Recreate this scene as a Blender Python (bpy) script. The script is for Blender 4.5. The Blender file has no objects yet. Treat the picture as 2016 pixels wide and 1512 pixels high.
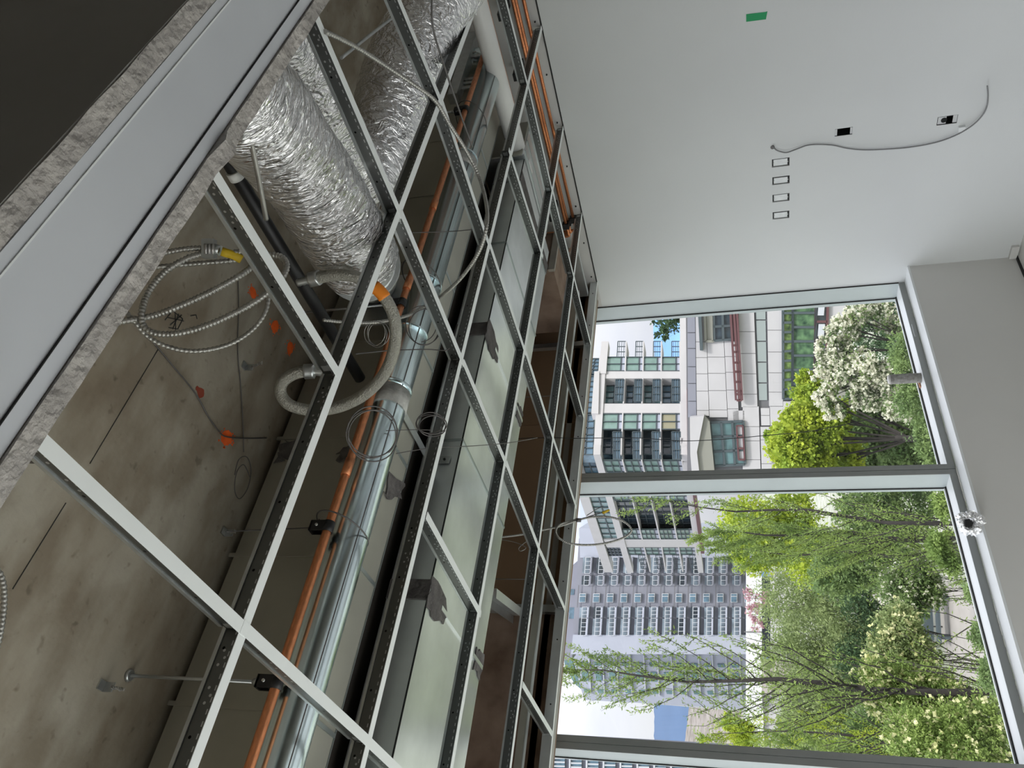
import bpy, bmesh, math, random
import numpy as np
from mathutils import Vector, Matrix, noise as mnoise

# ------------------------------------------------------------------ camera
SC = bpy.context.scene
COL = SC.collection
YAW, PITCH, ROLL, FPX = math.radians(41.8958), math.radians(15.5942), math.radians(-3.3464), 1548.605
CAM = np.array([0.0, 0.0, 1.745])

def cam_rows():
    cp, sp, cy, sy = math.cos(PITCH), math.sin(PITCH), math.cos(YAW), math.sin(YAW)
    f = np.array([sy * cp, cy * cp, sp]); r = np.array([cy, -sy, 0.0]); u = np.cross(r, f)
    c, s = math.cos(ROLL), math.sin(ROLL)
    return np.array([-(-s * r + c * u), -(c * r + s * u), f])

RM = cam_rows()
cd = bpy.data.cameras.new('camera')
cam = bpy.data.objects.new('camera', cd); COL.objects.link(cam)
cam.matrix_world = Matrix(((RM[0][0], -RM[1][0], -RM[2][0], CAM[0]), (RM[0][1], -RM[1][1], -RM[2][1], CAM[1]),
                           (RM[0][2], -RM[1][2], -RM[2][2], CAM[2]), (0, 0, 0, 1)))
cd.sensor_fit = 'HORIZONTAL'; cd.sensor_width = 36.0; cd.lens = FPX / 2016 * 36.0
cd.clip_start = 0.02; cd.clip_end = 6000
SC.camera = cam

# ------------------------------------------------------------------ sky, exposure
SKY_H, SKY_K = 0.70, 3.8            # horizon radiance, zenith gain
W = bpy.data.worlds.new('sky'); SC.world = W; W.use_nodes = True
nt = W.node_tree; nt.nodes.clear()
def wn(t, **k):
    n = nt.nodes.new(t)
    for a, b in k.items(): setattr(n, a, b)
    return n
wo = wn('ShaderNodeOutputWorld'); bg = wn('ShaderNodeBackground'); tc = wn('ShaderNodeTexCoord')
sep = wn('ShaderNodeSeparateXYZ'); nt.links.new(tc.outputs['Generated'], sep.inputs[0])
cl = wn('ShaderNodeMath', operation='MAXIMUM'); cl.inputs[1].default_value = 0.0
nt.links.new(sep.outputs['Z'], cl.inputs[0])
grad = wn('ShaderNodeMath', operation='MULTIPLY_ADD')           # overcast sky, brightening towards the zenith
grad.inputs[1].default_value = SKY_H * SKY_K; grad.inputs[2].default_value = SKY_H
nt.links.new(cl.outputs[0], grad.inputs[0])
mp = wn('ShaderNodeMapping'); mp.inputs['Scale'].default_value = (1.0, 1.0, 3.2)
nt.links.new(tc.outputs['Generated'], mp.inputs[0])
no = wn('ShaderNodeTexNoise'); no.inputs['Scale'].default_value = 2.6; no.inputs['Detail'].default_value = 6
nt.links.new(mp.outputs[0], no.inputs['Vector'])
cr = wn('ShaderNodeValToRGB')
cr.color_ramp.elements[0].position = 0.26; cr.color_ramp.elements[0].color = (0.42, 0.60, 0.92, 1)
cr.color_ramp.elements[1].position = 0.40; cr.color_ramp.elements[1].color = (0.84, 0.86, 0.98, 1)
e = cr.color_ramp.elements.new(0.62); e.color = (0.97, 0.97, 1.0, 1)
nt.links.new(no.outputs['Fac'], cr.inputs[0])
nt.links.new(cr.outputs[0], bg.inputs['Color']); nt.links.new(grad.outputs[0], bg.inputs['Strength'])
nt.links.new(bg.outputs[0], wo.inputs[0])
W.cycles.sampling_method = 'AUTOMATIC'

sl = bpy.data.lights.new('sun', 'SUN'); sl.energy = 3.2; sl.angle = math.radians(8); sl.color = (1.0, 0.96, 0.9)
so = bpy.data.objects.new('sun', sl); COL.objects.link(so)
so.rotation_euler = (math.radians(40), 0, math.radians(-12))    # from behind the building, over the courtyard

SC.view_settings.view_transform = 'Standard'; SC.view_settings.look = 'None'
SC.view_settings.gamma = 1.0; SC.view_settings.use_curve_mapping = False
SC.view_settings.exposure = 0.0
cy = SC.cycles
cy.max_bounces = 10; cy.diffuse_bounces = 6; cy.glossy_bounces = 5; cy.transmission_bounces = 4
cy.transparent_max_bounces = 16; cy.sample_clamp_indirect = 6.0; cy.caustics_reflective = False; cy.caustics_refractive = False
cy.use_denoising = True

# ------------------------------------------------------------------ helpers: pixels measured on known planes
def ray(px, py):
    d = RM.T @ np.array([(px - 1008) / FPX, (py - 756) / FPX, 1.0]); return d / np.linalg.norm(d)
def at(px, py, ax, val):
    d = ray(px, py); return CAM + d * ((val - CAM[ax]) / d[ax])
def rd(px, py, dist):
    return CAM + ray(px, py) * dist
FH = np.array([math.sin(YAW), math.cos(YAW), 0.0])
def pd(px, py, depth):
    d = ray(px, py); return CAM + d * (depth / d.dot(FH))
def atp(px, py, pl):
    n, p = pl; d = ray(px, py); return CAM + d * (n.dot(p - CAM) / n.dot(d))

# ------------------------------------------------------------------ helpers: materials
def mat(name, col, rough=0.6, metal=0.0, noise=0.0, nscale=8.0, bump=0.0, bscale=40.0, spec=0.5, col2=None, stretch=None, detail=4):
    m = bpy.data.materials.new(name); m.use_nodes = True
    t = m.node_tree; b = t.nodes['Principled BSDF']
    b.inputs['Base Color'].default_value = (*col, 1); b.inputs['Roughness'].default_value = rough
    b.inputs['Metallic'].default_value = metal; b.inputs['Specular IOR Level'].default_value = spec
    if noise > 0 or col2 or bump > 0:
        co = t.nodes.new('ShaderNodeTexCoord'); mp_ = t.nodes.new('ShaderNodeMapping')
        t.links.new(co.outputs['Object'], mp_.inputs[0])
        if stretch: mp_.inputs['Scale'].default_value = stretch
    if noise > 0 or col2:
        n = t.nodes.new('ShaderNodeTexNoise'); n.inputs['Scale'].default_value = nscale; n.inputs['Detail'].default_value = detail
        t.links.new(mp_.outputs[0], n.inputs['Vector'])
        r = t.nodes.new('ShaderNodeValToRGB'); r.color_ramp.elements[0].position = 0.32; r.color_ramp.elements[1].position = 0.68
        c2 = col2 if col2 else tuple(min(1, c * (1 + noise)) for c in col)
        c1 = col if col2 else tuple(c * (1 - noise) for c in col)
        r.color_ramp.elements[0].color = (*c1, 1); r.color_ramp.elements[1].color = (*c2, 1)
        t.links.new(n.outputs['Fac'], r.inputs[0]); t.links.new(r.outputs[0], b.inputs['Base Color'])
    if bump > 0:
        n2 = t.nodes.new('ShaderNodeTexNoise'); n2.inputs['Scale'].default_value = bscale; n2.inputs['Detail'].default_value = 5
        t.links.new(mp_.outputs[0], n2.inputs['Vector'])
        bp = t.nodes.new('ShaderNodeBump'); bp.inputs['Strength'].default_value = bump; bp.inputs['Distance'].default_value = 0.02
        t.links.new(n2.outputs['Fac'], bp.inputs['Height']); t.links.new(bp.outputs[0], b.inputs['Normal'])
    return m

M = {}
M['wall'] = mat('painted wall', (0.70, 0.715, 0.71), 0.75, noise=0.02, nscale=1.5, bump=0.03, bscale=120)
M['wall_raw'] = mat('primed wall above grid', (0.66, 0.65, 0.63), 0.85, noise=0.06, nscale=3)
M['drywall'] = mat('grey drywall paper', (0.42, 0.41, 0.38), 0.9, noise=0.05, nscale=5)
M['gypsum'] = mat('cut gypsum edge', (0.47, 0.44, 0.41), 0.95, noise=0.22, nscale=16, bump=0.6, bscale=60)
M['knee'] = mat('knee wall paint', (0.70, 0.69, 0.66), 0.8, noise=0.02, nscale=2)
M['sill'] = mat('white sill', (0.84, 0.86, 0.86), 0.4, noise=0.02, nscale=5)
M['floor'] = mat('dusty screed floor', (0.74, 0.73, 0.70), 0.7, noise=0.08, nscale=2.5)
M['concrete'] = None
M['frame'] = mat('aluminium window frame', (0.52, 0.57, 0.57), 0.45, metal=0.15, noise=0.03, nscale=6)
M['frame_face'] = mat('aluminium mullion face', (0.30, 0.31, 0.30), 0.4, metal=0.4, noise=0.04, nscale=5)
M['gasket'] = mat('black gasket', (0.02, 0.02, 0.02), 0.7)
M['tee_white'] = mat('white enamel tee', (0.88, 0.91, 0.90), 0.45)
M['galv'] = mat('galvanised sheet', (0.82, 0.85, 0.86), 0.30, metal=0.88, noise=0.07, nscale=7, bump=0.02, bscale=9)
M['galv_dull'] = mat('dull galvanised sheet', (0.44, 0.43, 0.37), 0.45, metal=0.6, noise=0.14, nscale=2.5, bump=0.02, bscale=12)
M['galv_tube'] = mat('bright galvanised tube', (0.80, 0.93, 0.98), 0.20, metal=1.0, noise=0.05, nscale=5, stretch=(1, 6, 6))
M['tee_web'] = None
M['seam'] = mat('duct seam', (0.45, 0.49, 0.50), 0.3, metal=0.9)
M['sealant'] = mat('grey duct sealant', (0.13, 0.12, 0.115), 0.85, noise=0.3, nscale=20, bump=0.5, bscale=50)
M['sealant_white'] = mat('white joint tape', (0.55, 0.55, 0.52), 0.8, noise=0.25, nscale=25, bump=0.4, bscale=60)
M['copper'] = mat('copper', (0.74, 0.30, 0.14), 0.42, metal=0.85, noise=0.18, nscale=14, stretch=(3, 12, 12))
M['foil'] = mat('crumpled foil', (0.93, 0.92, 0.94), 0.26, metal=0.72, noise=0.04, nscale=9, bump=0.9, bscale=30)
M['foil2'] = mat('smooth foil', (0.93, 0.92, 0.94), 0.25, metal=0.65, bump=0.7, bscale=26)
M['black'] = mat('black plastic', (0.012, 0.012, 0.013), 0.45)
M['dark_hole'] = mat('dark opening', (0.01, 0.01, 0.01), 0.9)
M['white_plastic'] = mat('white pipe', (0.90, 0.90, 0.88), 0.4, noise=0.04, nscale=6)
M['bx'] = mat('armoured cable', (0.42, 0.41, 0.38), 0.38, metal=0.75, noise=0.10, nscale=30)
M['bx_wall'] = mat('armoured cable on wall', (0.25, 0.25, 0.25), 0.5, metal=0.6)
M['braid'] = mat('braided hose', (0.40, 0.39, 0.34), 0.42, metal=0.6, noise=0.14, nscale=230, bump=0.5, bscale=240)
M['steel'] = mat('zinc steel', (0.55, 0.57, 0.57), 0.35, metal=0.9, noise=0.08, nscale=30)
M['wire'] = mat('hanger wire', (0.16, 0.15, 0.145), 0.5, metal=0.7)
M['wire_bright'] = mat('bright hanger wire', (0.45, 0.44, 0.43), 0.4, metal=0.8)
M['yellow'] = mat('yellow connector', (0.80, 0.55, 0.03), 0.5)
M['orange'] = mat('orange band', (0.95, 0.28, 0.02), 0.55)
M['paint'] = mat('orange marking paint', (0.95, 0.14, 0.02), 0.8, noise=0.15, nscale=40)
M['pencil'] = mat('black marker line', (0.03, 0.03, 0.028), 0.9)
M['brown'] = mat('brown board', (0.27, 0.17, 0.10), 0.9, noise=0.10, nscale=3)
M['brown_mottled'] = mat('brown mottled board', (0.18, 0.115, 0.08), 0.95, col2=(0.36, 0.26, 0.20), nscale=6, detail=8)
M['ear'] = mat('bright box ear', (0.66, 0.67, 0.67), 0.5, metal=0.3)
M['tape'] = mat('green painter tape', (0.02, 0.33, 0.12), 0.7)
M['box_pale'] = mat('pale box back', (0.82, 0.84, 0.84), 0.7, noise=0.06, nscale=40)
M['box_steel'] = mat('device box steel', (0.05, 0.05, 0.05), 0.6, metal=0.3)
M['core'] = mat('mottled core', (0.20, 0.19, 0.175), 0.9, col2=(0.36, 0.35, 0.33), nscale=55, detail=6)
M['core_top'] = mat('chalky core end', (0.62, 0.60, 0.58), 0.9, noise=0.15, nscale=40)

def foil_mat(name, col, rough, su, sv, strength):
    # crumpled aluminium foil: sharp creases running round the duct (uv: x along the duct in m, y round it in m)
    m = bpy.data.materials.new(name); m.use_nodes = True
    t = m.node_tree; b = t.nodes['Principled BSDF']
    b.inputs['Base Color'].default_value = (*col, 1); b.inputs['Metallic'].default_value = .93; b.inputs['Roughness'].default_value = rough
    uv = t.nodes.new('ShaderNodeUVMap'); prev = None
    for (a, c, amp, det) in ((su, sv, 1.0, 3), (su * 2.6, sv * 2.2, .45, 4)):
        mp_ = t.nodes.new('ShaderNodeMapping'); mp_.inputs['Scale'].default_value = (a, c, 1); mp_.inputs['Rotation'].default_value = (0, 0, .35)
        t.links.new(uv.outputs[0], mp_.inputs[0])
        n = t.nodes.new('ShaderNodeTexNoise'); n.inputs['Scale'].default_value = 1.0; n.inputs['Detail'].default_value = det; n.inputs['Distortion'].default_value = .6
        t.links.new(mp_.outputs[0], n.inputs['Vector'])
        pp = t.nodes.new('ShaderNodeMath'); pp.operation = 'PINGPONG'; pp.inputs[1].default_value = .11; t.links.new(n.outputs['Fac'], pp.inputs[0])
        ml = t.nodes.new('ShaderNodeMath'); ml.operation = 'MULTIPLY'; ml.inputs[1].default_value = amp * 9; t.links.new(pp.outputs[0], ml.inputs[0])
        if prev:
            ad = t.nodes.new('ShaderNodeMath'); ad.operation = 'ADD'; t.links.new(prev, ad.inputs[0]); t.links.new(ml.outputs[0], ad.inputs[1]); prev = ad.outputs[0]
        else: prev = ml.outputs[0]
    bp = t.nodes.new('ShaderNodeBump'); bp.inputs['Strength'].default_value = strength; bp.inputs['Distance'].default_value = .008
    t.links.new(prev, bp.inputs['Height']); t.links.new(bp.outputs[0], b.inputs['Normal'])
    return m
M['foil'] = foil_mat('creased foil', (.96, .95, .96), .17, 25, 7, 1.0)
M['foil2'] = foil_mat('smoother foil', (.95, .94, .95), .22, 13, 9, .75)

def concrete_mat():
    m = bpy.data.materials.new('board formed concrete soffit'); m.use_nodes = True
    t = m.node_tree; b = t.nodes['Principled BSDF']; b.inputs['Roughness'].default_value = 0.85
    co = t.nodes.new('ShaderNodeTexCoord')
    def ramp(sc, p0, p1, c0, c1, det=6, st=None):
        n = t.nodes.new('ShaderNodeTexNoise'); n.inputs['Scale'].default_value = sc; n.inputs['Detail'].default_value = det
        if st:
            mm = t.nodes.new('ShaderNodeMapping'); mm.inputs['Scale'].default_value = st
            t.links.new(co.outputs['Object'], mm.inputs[0]); t.links.new(mm.outputs[0], n.inputs['Vector'])
        else: t.links.new(co.outputs['Object'], n.inputs['Vector'])
        r = t.nodes.new('ShaderNodeValToRGB'); r.color_ramp.elements[0].position = p0; r.color_ramp.elements[1].position = p1
        r.color_ramp.elements[0].color = c0; r.color_ramp.elements[1].color = c1
        t.links.new(n.outputs['Fac'], r.inputs[0]); return r.outputs[0]
    a = ramp(2.4, 0.30, 0.72, (0.30, 0.25, 0.18, 1), (0.47, 0.44, 0.36, 1), 8)
    s = ramp(9.0, 0.36, 0.60, (0.44, 0.36, 0.28, 1), (1, 1, 1, 1), 8, (0.45, 1.0, 1))
    d = ramp(30.0, 0.24, 0.36, (0.45, 0.42, 0.38, 1), (1, 1, 1, 1), 2)
    x = t.nodes.new('ShaderNodeMix'); x.data_type = 'RGBA'; x.blend_type = 'MULTIPLY'; x.inputs[0].default_value = 0.62
    t.links.new(a, x.inputs[6]); t.links.new(s, x.inputs[7])
    y = t.nodes.new('ShaderNodeMix'); y.data_type = 'RGBA'; y.blend_type = 'MULTIPLY'; y.inputs[0].default_value = 0.6
    t.links.new(x.outputs[2], y.inputs[6]); t.links.new(d, y.inputs[7])
    t.links.new(y.outputs[2], b.inputs['Base Color'])
    n = t.nodes.new('ShaderNodeTexNoise'); n.inputs['Scale'].default_value = 25; n.inputs['Detail'].default_value = 8
    t.links.new(co.outputs['Object'], n.inputs['Vector'])
    bp = t.nodes.new('ShaderNodeBump'); bp.inputs['Strength'].default_value = 0.25; bp.inputs['Distance'].default_value = 0.01
    t.links.new(n.outputs['Fac'], bp.inputs['Height']); t.links.new(bp.outputs[0], b.inputs['Normal'])
    return m
M['concrete'] = concrete_mat()

def tee_web_mat():
    # galvanised web with the punched dash and dot pattern, along local X
    m = bpy.data.materials.new('punched tee web'); m.use_nodes = True
    t = m.node_tree; b = t.nodes['Principled BSDF']
    b.inputs['Metallic'].default_value = 0.9; b.inputs['Roughness'].default_value = 0.36
    co = t.nodes.new('ShaderNodeTexCoord'); sp = t.nodes.new('ShaderNodeSeparateXYZ'); t.links.new(co.outputs['Object'], sp.inputs[0])
    def mth(op, a, b_=None, c=None):
        n = t.nodes.new('ShaderNodeMath'); n.operation = op
        for i, v in enumerate((a, b_, c)):
            if v is None: continue
            if isinstance(v, (int, float)): n.inputs[i].default_value = v
            else: t.links.new(v, n.inputs[i])
        return n.outputs[0]
    fx = mth('PINGPONG', sp.outputs['X'], 0.010)
    dash = mth('MULTIPLY', mth('LESS_THAN', fx, 0.0045), mth('LESS_THAN', mth('ABSOLUTE', mth('SUBTRACT', sp.outputs['Z'], 0.013)), 0.0013))
    gx = mth('PINGPONG', mth('ADD', sp.outputs['X'], 0.04), 0.0762)
    dz = mth('SUBTRACT', sp.outputs['Z'], 0.027)
    hole = mth('LESS_THAN', mth('ADD', mth('MULTIPLY', gx, gx), mth('MULTIPLY', dz, dz)), 0.0000085)
    a2 = mth('PINGPONG', mth('ADD', sp.outputs['X'], 0.1), 0.30)
    def dot(u, v):
        du, dv2 = mth('SUBTRACT', a2, u), mth('SUBTRACT', sp.outputs['Z'], v)
        return mth('LESS_THAN', mth('ADD', mth('MULTIPLY', du, du), mth('MULTIPLY', dv2, dv2)), 0.0000075)
    dash = mth('MAXIMUM', dash, mth('MAXIMUM', mth('MAXIMUM', dot(.020, .026), dot(.033, .018)), dot(.046, .024)))
    mx = t.nodes.new('ShaderNodeMix'); mx.data_type = 'RGBA'
    mx.inputs[6].default_value = (0.15, 0.155, 0.15, 1); mx.inputs[7].default_value = (0.55, 0.56, 0.56, 1)
    t.links.new(dash, mx.inputs[0])
    my = t.nodes.new('ShaderNodeMix'); my.data_type = 'RGBA'; my.inputs[7].default_value = (0.005, 0.005, 0.005, 1)
    t.links.new(hole, my.inputs[0]); t.links.new(mx.outputs[2], my.inputs[6])
    t.links.new(my.outputs[2], b.inputs['Base Color'])
    return m
M['tee_web'] = tee_web_mat()

def glass_mat(name, tint, fac=1.0, ior=1.5):
    m = bpy.data.materials.new(name); m.use_nodes = True
    t = m.node_tree; t.nodes.clear()
    o = t.nodes.new('ShaderNodeOutputMaterial'); tr = t.nodes.new('ShaderNodeBsdfTransparent'); gl = t.nodes.new('ShaderNodeBsdfGlossy')
    tr.inputs[0].default_value = (*tint, 1); gl.inputs['Roughness'].default_value = 0.02
    lw = t.nodes.new('ShaderNodeLayerWeight'); lw.inputs['Blend'].default_value = .5
    pw_ = t.nodes.new('ShaderNodeMath'); pw_.operation = 'POWER'; pw_.inputs[1].default_value = 5.0
    fr = t.nodes.new('ShaderNodeMath'); fr.operation = 'MULTIPLY_ADD'; fr.inputs[1].default_value = .55; fr.inputs[2].default_value = .03
    t.links.new(lw.outputs['Facing'], pw_.inputs[0]); t.links.new(pw_.outputs[0], fr.inputs[0])
    mx = t.nodes.new('ShaderNodeMixShader')
    t.links.new(fr.outputs[0], mx.inputs[0]); t.links.new(tr.outputs[0], mx.inputs[1]); t.links.new(gl.outputs[0], mx.inputs[2])
    t.links.new(mx.outputs[0], o.inputs[0])
    return m
M['glass'] = glass_mat('clear window glass', (0.95, 0.97, 0.96), ior=1.35)

# ------------------------------------------------------------------ helpers: meshes and objects
def vec(p): return np.array([float(p[0]), float(p[1]), float(p[2])])

def spline(pts, n=8, closed=False):
    P = [vec(p) for p in pts]; out = []
    m = len(P)
    if m < 3 and not closed:
        return [P[0] + (P[1] - P[0]) * i / n for i in range(n + 1)]
    rng = m if closed else m - 1
    for i in range(rng):
        if closed: p0, p1, p2, p3 = P[i - 1], P[i], P[(i + 1) % m], P[(i + 2) % m]
        else: p0, p1, p2, p3 = P[max(i - 1, 0)], P[i], P[i + 1], P[min(i + 2, m - 1)]
        for k in range(n):
            t = k / n
            out.append(0.5 * ((2 * p1) + (-p0 + p2) * t + (2 * p0 - 5 * p1 + 4 * p2 - p3) * t * t + (-p0 + 3 * p1 - 3 * p2 + p3) * t ** 3))
    if not closed: out.append(P[-1])
    return out

def resample(pts, step):
    P = np.array(pts); seg = np.linalg.norm(np.diff(P, axis=0), axis=1); s = np.concatenate([[0], np.cumsum(seg)])
    n = max(2, int(s[-1] / step) + 1); q = np.linspace(0, s[-1], n)
    return np.stack([np.interp(q, s, P[:, k]) for k in range(3)], axis=1)

class MB:
    def __init__(s): s.v = []; s.f = []; s.smooth = []
    def add(s, verts, faces, smooth=False):
        b = len(s.v); s.v += [tuple(float(c) for c in v) for v in verts]
        s.f += [tuple(b + i for i in f) for f in faces]; s.smooth += [smooth] * len(faces)
        return s
    def box(s, x0, x1, y0, y1, z0, z1):
        x0, x1 = sorted((x0, x1)); y0, y1 = sorted((y0, y1)); z0, z1 = sorted((z0, z1))
        v = [(x, y, z) for z in (z0, z1) for y in (y0, y1) for x in (x0, x1)]
        return s.add(v, [(0, 2, 3, 1), (4, 5, 7, 6), (0, 1, 5, 4), (2, 6, 7, 3), (0, 4, 6, 2), (1, 3, 7, 5)])
    def obox(s, c, ax, ay, az):                      # oriented box: centre and three half axes
        c, ax, ay, az = vec(c), vec(ax), vec(ay), vec(az)
        v = [c + i * ax + j * ay + k * az for k in (-1, 1) for j in (-1, 1) for i in (-1, 1)]
        return s.add(v, [(0, 2, 3, 1), (4, 5, 7, 6), (0, 1, 5, 4), (2, 6, 7, 3), (0, 4, 6, 2), (1, 3, 7, 5)])
    def slab(s, quad, off):                           # a quad given thickness by the offset vector
        q = [vec(p) for p in quad]; o = vec(off); n = len(q)
        v = q + [p + o for p in q]
        return s.add(v, [tuple(range(n))[::-1], tuple(range(n, 2 * n))] + [(i, (i + 1) % n, n + (i + 1) % n, n + i) for i in range(n)])
    def bar(s, a, b, w, h, up=(0, 0, 1)):
        a, b = vec(a), vec(b); d = b - a; L = np.linalg.norm(d); d = d / L
        u = vec(up); r = np.cross(d, u)
        if np.linalg.norm(r) < 1e-6: r = np.cross(d, (1, 0, 0))
        r /= np.linalg.norm(r); u = np.cross(r, d)
        return s.obox((a + b) / 2, d * L / 2, r * w / 2, u * h / 2)
    def tube(s, pts, r, n=8, caps=True, closed=False, radii=None):
        P = np.array(pts, float); m = len(P)
        if closed: T = np.roll(P, -1, 0) - np.roll(P, 1, 0)
        else: T = np.gradient(P, axis=0)
        T /= (np.linalg.norm(T, axis=1)[:, None] + 1e-12)
        u = np.cross(T[0], (0, 0, 1))
        if np.linalg.norm(u) < 1e-3: u = np.cross(T[0], (1, 0, 0))
        u /= np.linalg.norm(u); vs = []
        for i in range(m):
            u = u - T[i] * u.dot(T[i]); u /= (np.linalg.norm(u) + 1e-12); w = np.cross(T[i], u)
            rr = r if radii is None else radii[i]
            for k in range(n):
                a = 2 * math.pi * k / n
                rk = rr if np.isscalar(rr) else rr[k]
                vs.append(P[i] + rk * (math.cos(a) * u + math.sin(a) * w))
        fs = []
        for i in range(m if closed else m - 1):
            j = (i + 1) % m
            for k in range(n): fs.append((i * n + k, i * n + (k + 1) % n, j * n + (k + 1) % n, j * n + k))
        s.add(vs, fs, True)
        if caps and not closed:
            b = len(s.v) - len(vs)
            s.f += [tuple(b + k for k in range(n))[::-1], tuple(b + (m - 1) * n + k for k in range(n))]; s.smooth += [False, False]
        return s
    def cyl(s, a, b, r, n=16, r2=None):
        return s.tube([a, b], r, n, radii=None if r2 is None else [r, r2])
    def build(s, name, m, parent=None, kind=None):
        me = bpy.data.meshes.new(name); me.from_pydata(s.v, [], s.f); me.update()
        me.polygons.foreach_set('use_smooth', s.smooth)
        me.materials.append(m)
        return link(name, me, parent, kind)

def link(name, me, parent=None, kind=None):
    o = bpy.data.objects.new(name, me); COL.objects.link(o)
    if parent is not None:
        o.parent = parent
        o.location = -Vector(parent.location) if parent.type == 'EMPTY' else (0, 0, 0)
    if kind: o['kind'] = kind
    return o

def thing(name, label, cat, loc=(0, 0, 0), group=None):
    o = bpy.data.objects.new(name, None); COL.objects.link(o)
    o.location = Vector([float(c) for c in loc]); o.empty_display_size = 0.1
    o['label'] = label; o['category'] = cat
    if group: o['group'] = group
    return o
def tag(o, label, cat, group=None):
    o['label'] = label; o['category'] = cat
    if group: o['group'] = group
    return o

def plate(u, v, n_axis, val, thick, holes, mb):
    """wall plate in axes (u,v) = (lo,hi) ranges, at n_axis=val going val+thick, with rectangular holes cut through"""
    us = sorted({u[0], u[1], *[h[0] for h in holes], *[h[1] for h in holes]})
    vs = sorted({v[0], v[1], *[h[2] for h in holes], *[h[3] for h in holes]})
    for i in range(len(us) - 1):
        # merge runs in v
        run = None
        for j in range(len(vs) - 1):
            cu, cv = (us[i] + us[i + 1]) / 2, (vs[j] + vs[j + 1]) / 2
            inh = any(h[0] < cu < h[1] and h[2] < cv < h[3] for h in holes)
            if not inh:
                run = (run[0] if run else vs[j], vs[j + 1])
            if (inh or j == len(vs) - 2) and run:
                if n_axis == 0: mb.box(val, val + thick, us[i], us[i + 1], run[0], run[1])
                else: mb.box(us[i], us[i + 1], val, val + thick, run[0], run[1])
                run = None
    return mb

# ================================================================== the room
XW, HC, ZS = 4.156, 2.6127, 3.295            # right wall, ceiling grid, underside of the slab
YT, YK, YF, YG = 3.615, 3.727, 3.860, 3.993  # ceiling edge trim, knee wall face, window frame face, glass
ZSILL, ZRAIL = 0.622, 0.660
XL, YB = -7.0, -5.0

fl = MB().box(XL - .2, XW + .2, YB - .2, 3.95, -0.2, 0).build('floor', M['floor'], kind='structure')
for k in range(5): MB().box(-4.2 + k * 1.68, -4.2 + k * 1.68 + 1.67, YB + .02, 0.40, 0, .006).build('floor_protection_sheet', mat('brown floor protection board %d' % k, (.30, .27, .22), .85, noise=.12, nscale=2), fl)  # unseen dark boards added so the near side reflects less light
ceil = MB().box(XL - .2, XW + .2, YB - .2, 4.1, ZS, ZS + 0.25).build('ceiling', M['concrete'], kind='structure')
# right wall with openings for the device boxes
def wallrect(p, q):
    a, b = at(*p, 0, XW), at(*q, 0, XW)
    return (min(a[1], b[1]), max(a[1], b[1]), min(a[2], b[2]), max(a[2], b[2]))
def boxrect(cx, cy, w=0.056, h=0.098):
    c = at(cx, cy, 0, XW); return (c[1] - w / 2, c[1] + w / 2, c[2] - h / 2, c[2] + h / 2)
PALE = [boxrect(1537, 320), boxrect(1537.5, 355), boxrect(1537.5, 389.5), boxrect(1537.5, 423.5)]
DARK = [boxrect(1661, 259.5, 0.047, 0.092), boxrect(1865, 236.5, 0.052, 0.100)]
holes = PALE + DARK
plate((YB, 4.02), (0.0, HC), 0, XW, 0.10, holes, MB()).build('wall_right', M['wall'], kind='structure')
MB().box(XW + .002, XW + .1, YB, 4.02, HC, ZS).build('wall_right_upper', M['wall_raw'], kind='structure')
MB().box(XW + .10, XW + .12, YB, 4.02, 0, ZS).build('wall_right_back', M['dark_hole'], kind='structure')
# far left and back walls, unseen; left one has openings added to let in more skylight
plate((YB, 4.0), (0.0, ZS), 0, XL, -0.12, [(-4.2, -1.4, 0.7, 2.7), (-0.9, 3.2, 0.7, 2.7)], MB()).build('wall_left', M['wall'], kind='structure')
plate((XL, XW), (0.0, ZS), 1, YB, -0.12, [], MB()).build('wall_back', M['wall'], kind='structure')
# knee wall, sill board, wall over the window
MB().box(XL, XW, YK, YK + .12, 0, ZSILL - .012).build('wall_front', M['knee'], kind='structure')
MB().box(XL, XW, YK - .004, YF + .001, ZSILL - .012, ZSILL).build('trim_1', M['sill'], kind='structure')
MB().box(XL, XW, YK - .012, YK, 0.0, 0.012).build('baseboard_front', M['gasket'], kind='structure')
up = MB().box(XL, XW, 3.80, 3.90, 2.74, ZS).build('wall_front_upper', M['drywall'], kind='structure')
def split_x(px, py, y): return at(px, py, 1, y)[0]
xs = split_x(1035, 1195, 3.74)
edges = [XL, xs - 1.22 * 2, xs - 1.22, xs, xs + 1.22, xs + 2.44, XW]
for i in range(len(edges) - 1):
    a, b = max(XL, edges[i]), min(XW, edges[i + 1])
    if b - a < 0.02: continue
    MB().box(a + .002, b - .002, 3.742 + .003 * (i % 2), 3.80, HC + .02, ZS - .002).build('board', M['brown'] if a >= xs - .01 else M['brown_mottled'], up)

# bulkhead header of the opening the picture is taken through
ZH = 1.745 + 0.62
def hy(px, py): return at(px, py, 2, ZH)[1]
y_n0, y_n1 = (hy(0, 410) + hy(368, 0)) / 2, (hy(0, 486) + hy(424, 7)) / 2
y_t1 = (hy(0, 840) + hy(270, 455) + hy(560, 55)) / 3
y_e = (hy(281, 500) + hy(174, 656) + hy(0, 904)) / 3
y_f = (hy(319, 503) + hy(167, 740) + hy(430, 347) + hy(646, 0)) / 4
print('header', y_n0, y_n1, y_t1, y_e, y_f)
XH0, XH1 = -1.3, XW
M['track'] = mat('matt steel track', (0.66, 0.68, 0.71), 0.5, metal=0.25, noise=0.05, nscale=3)
hd = MB().box(XH0, XH1, y_n1 + .004, y_t1, ZH + .006, ZS).build('wall_header', M['track'], kind='structure')

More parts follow.
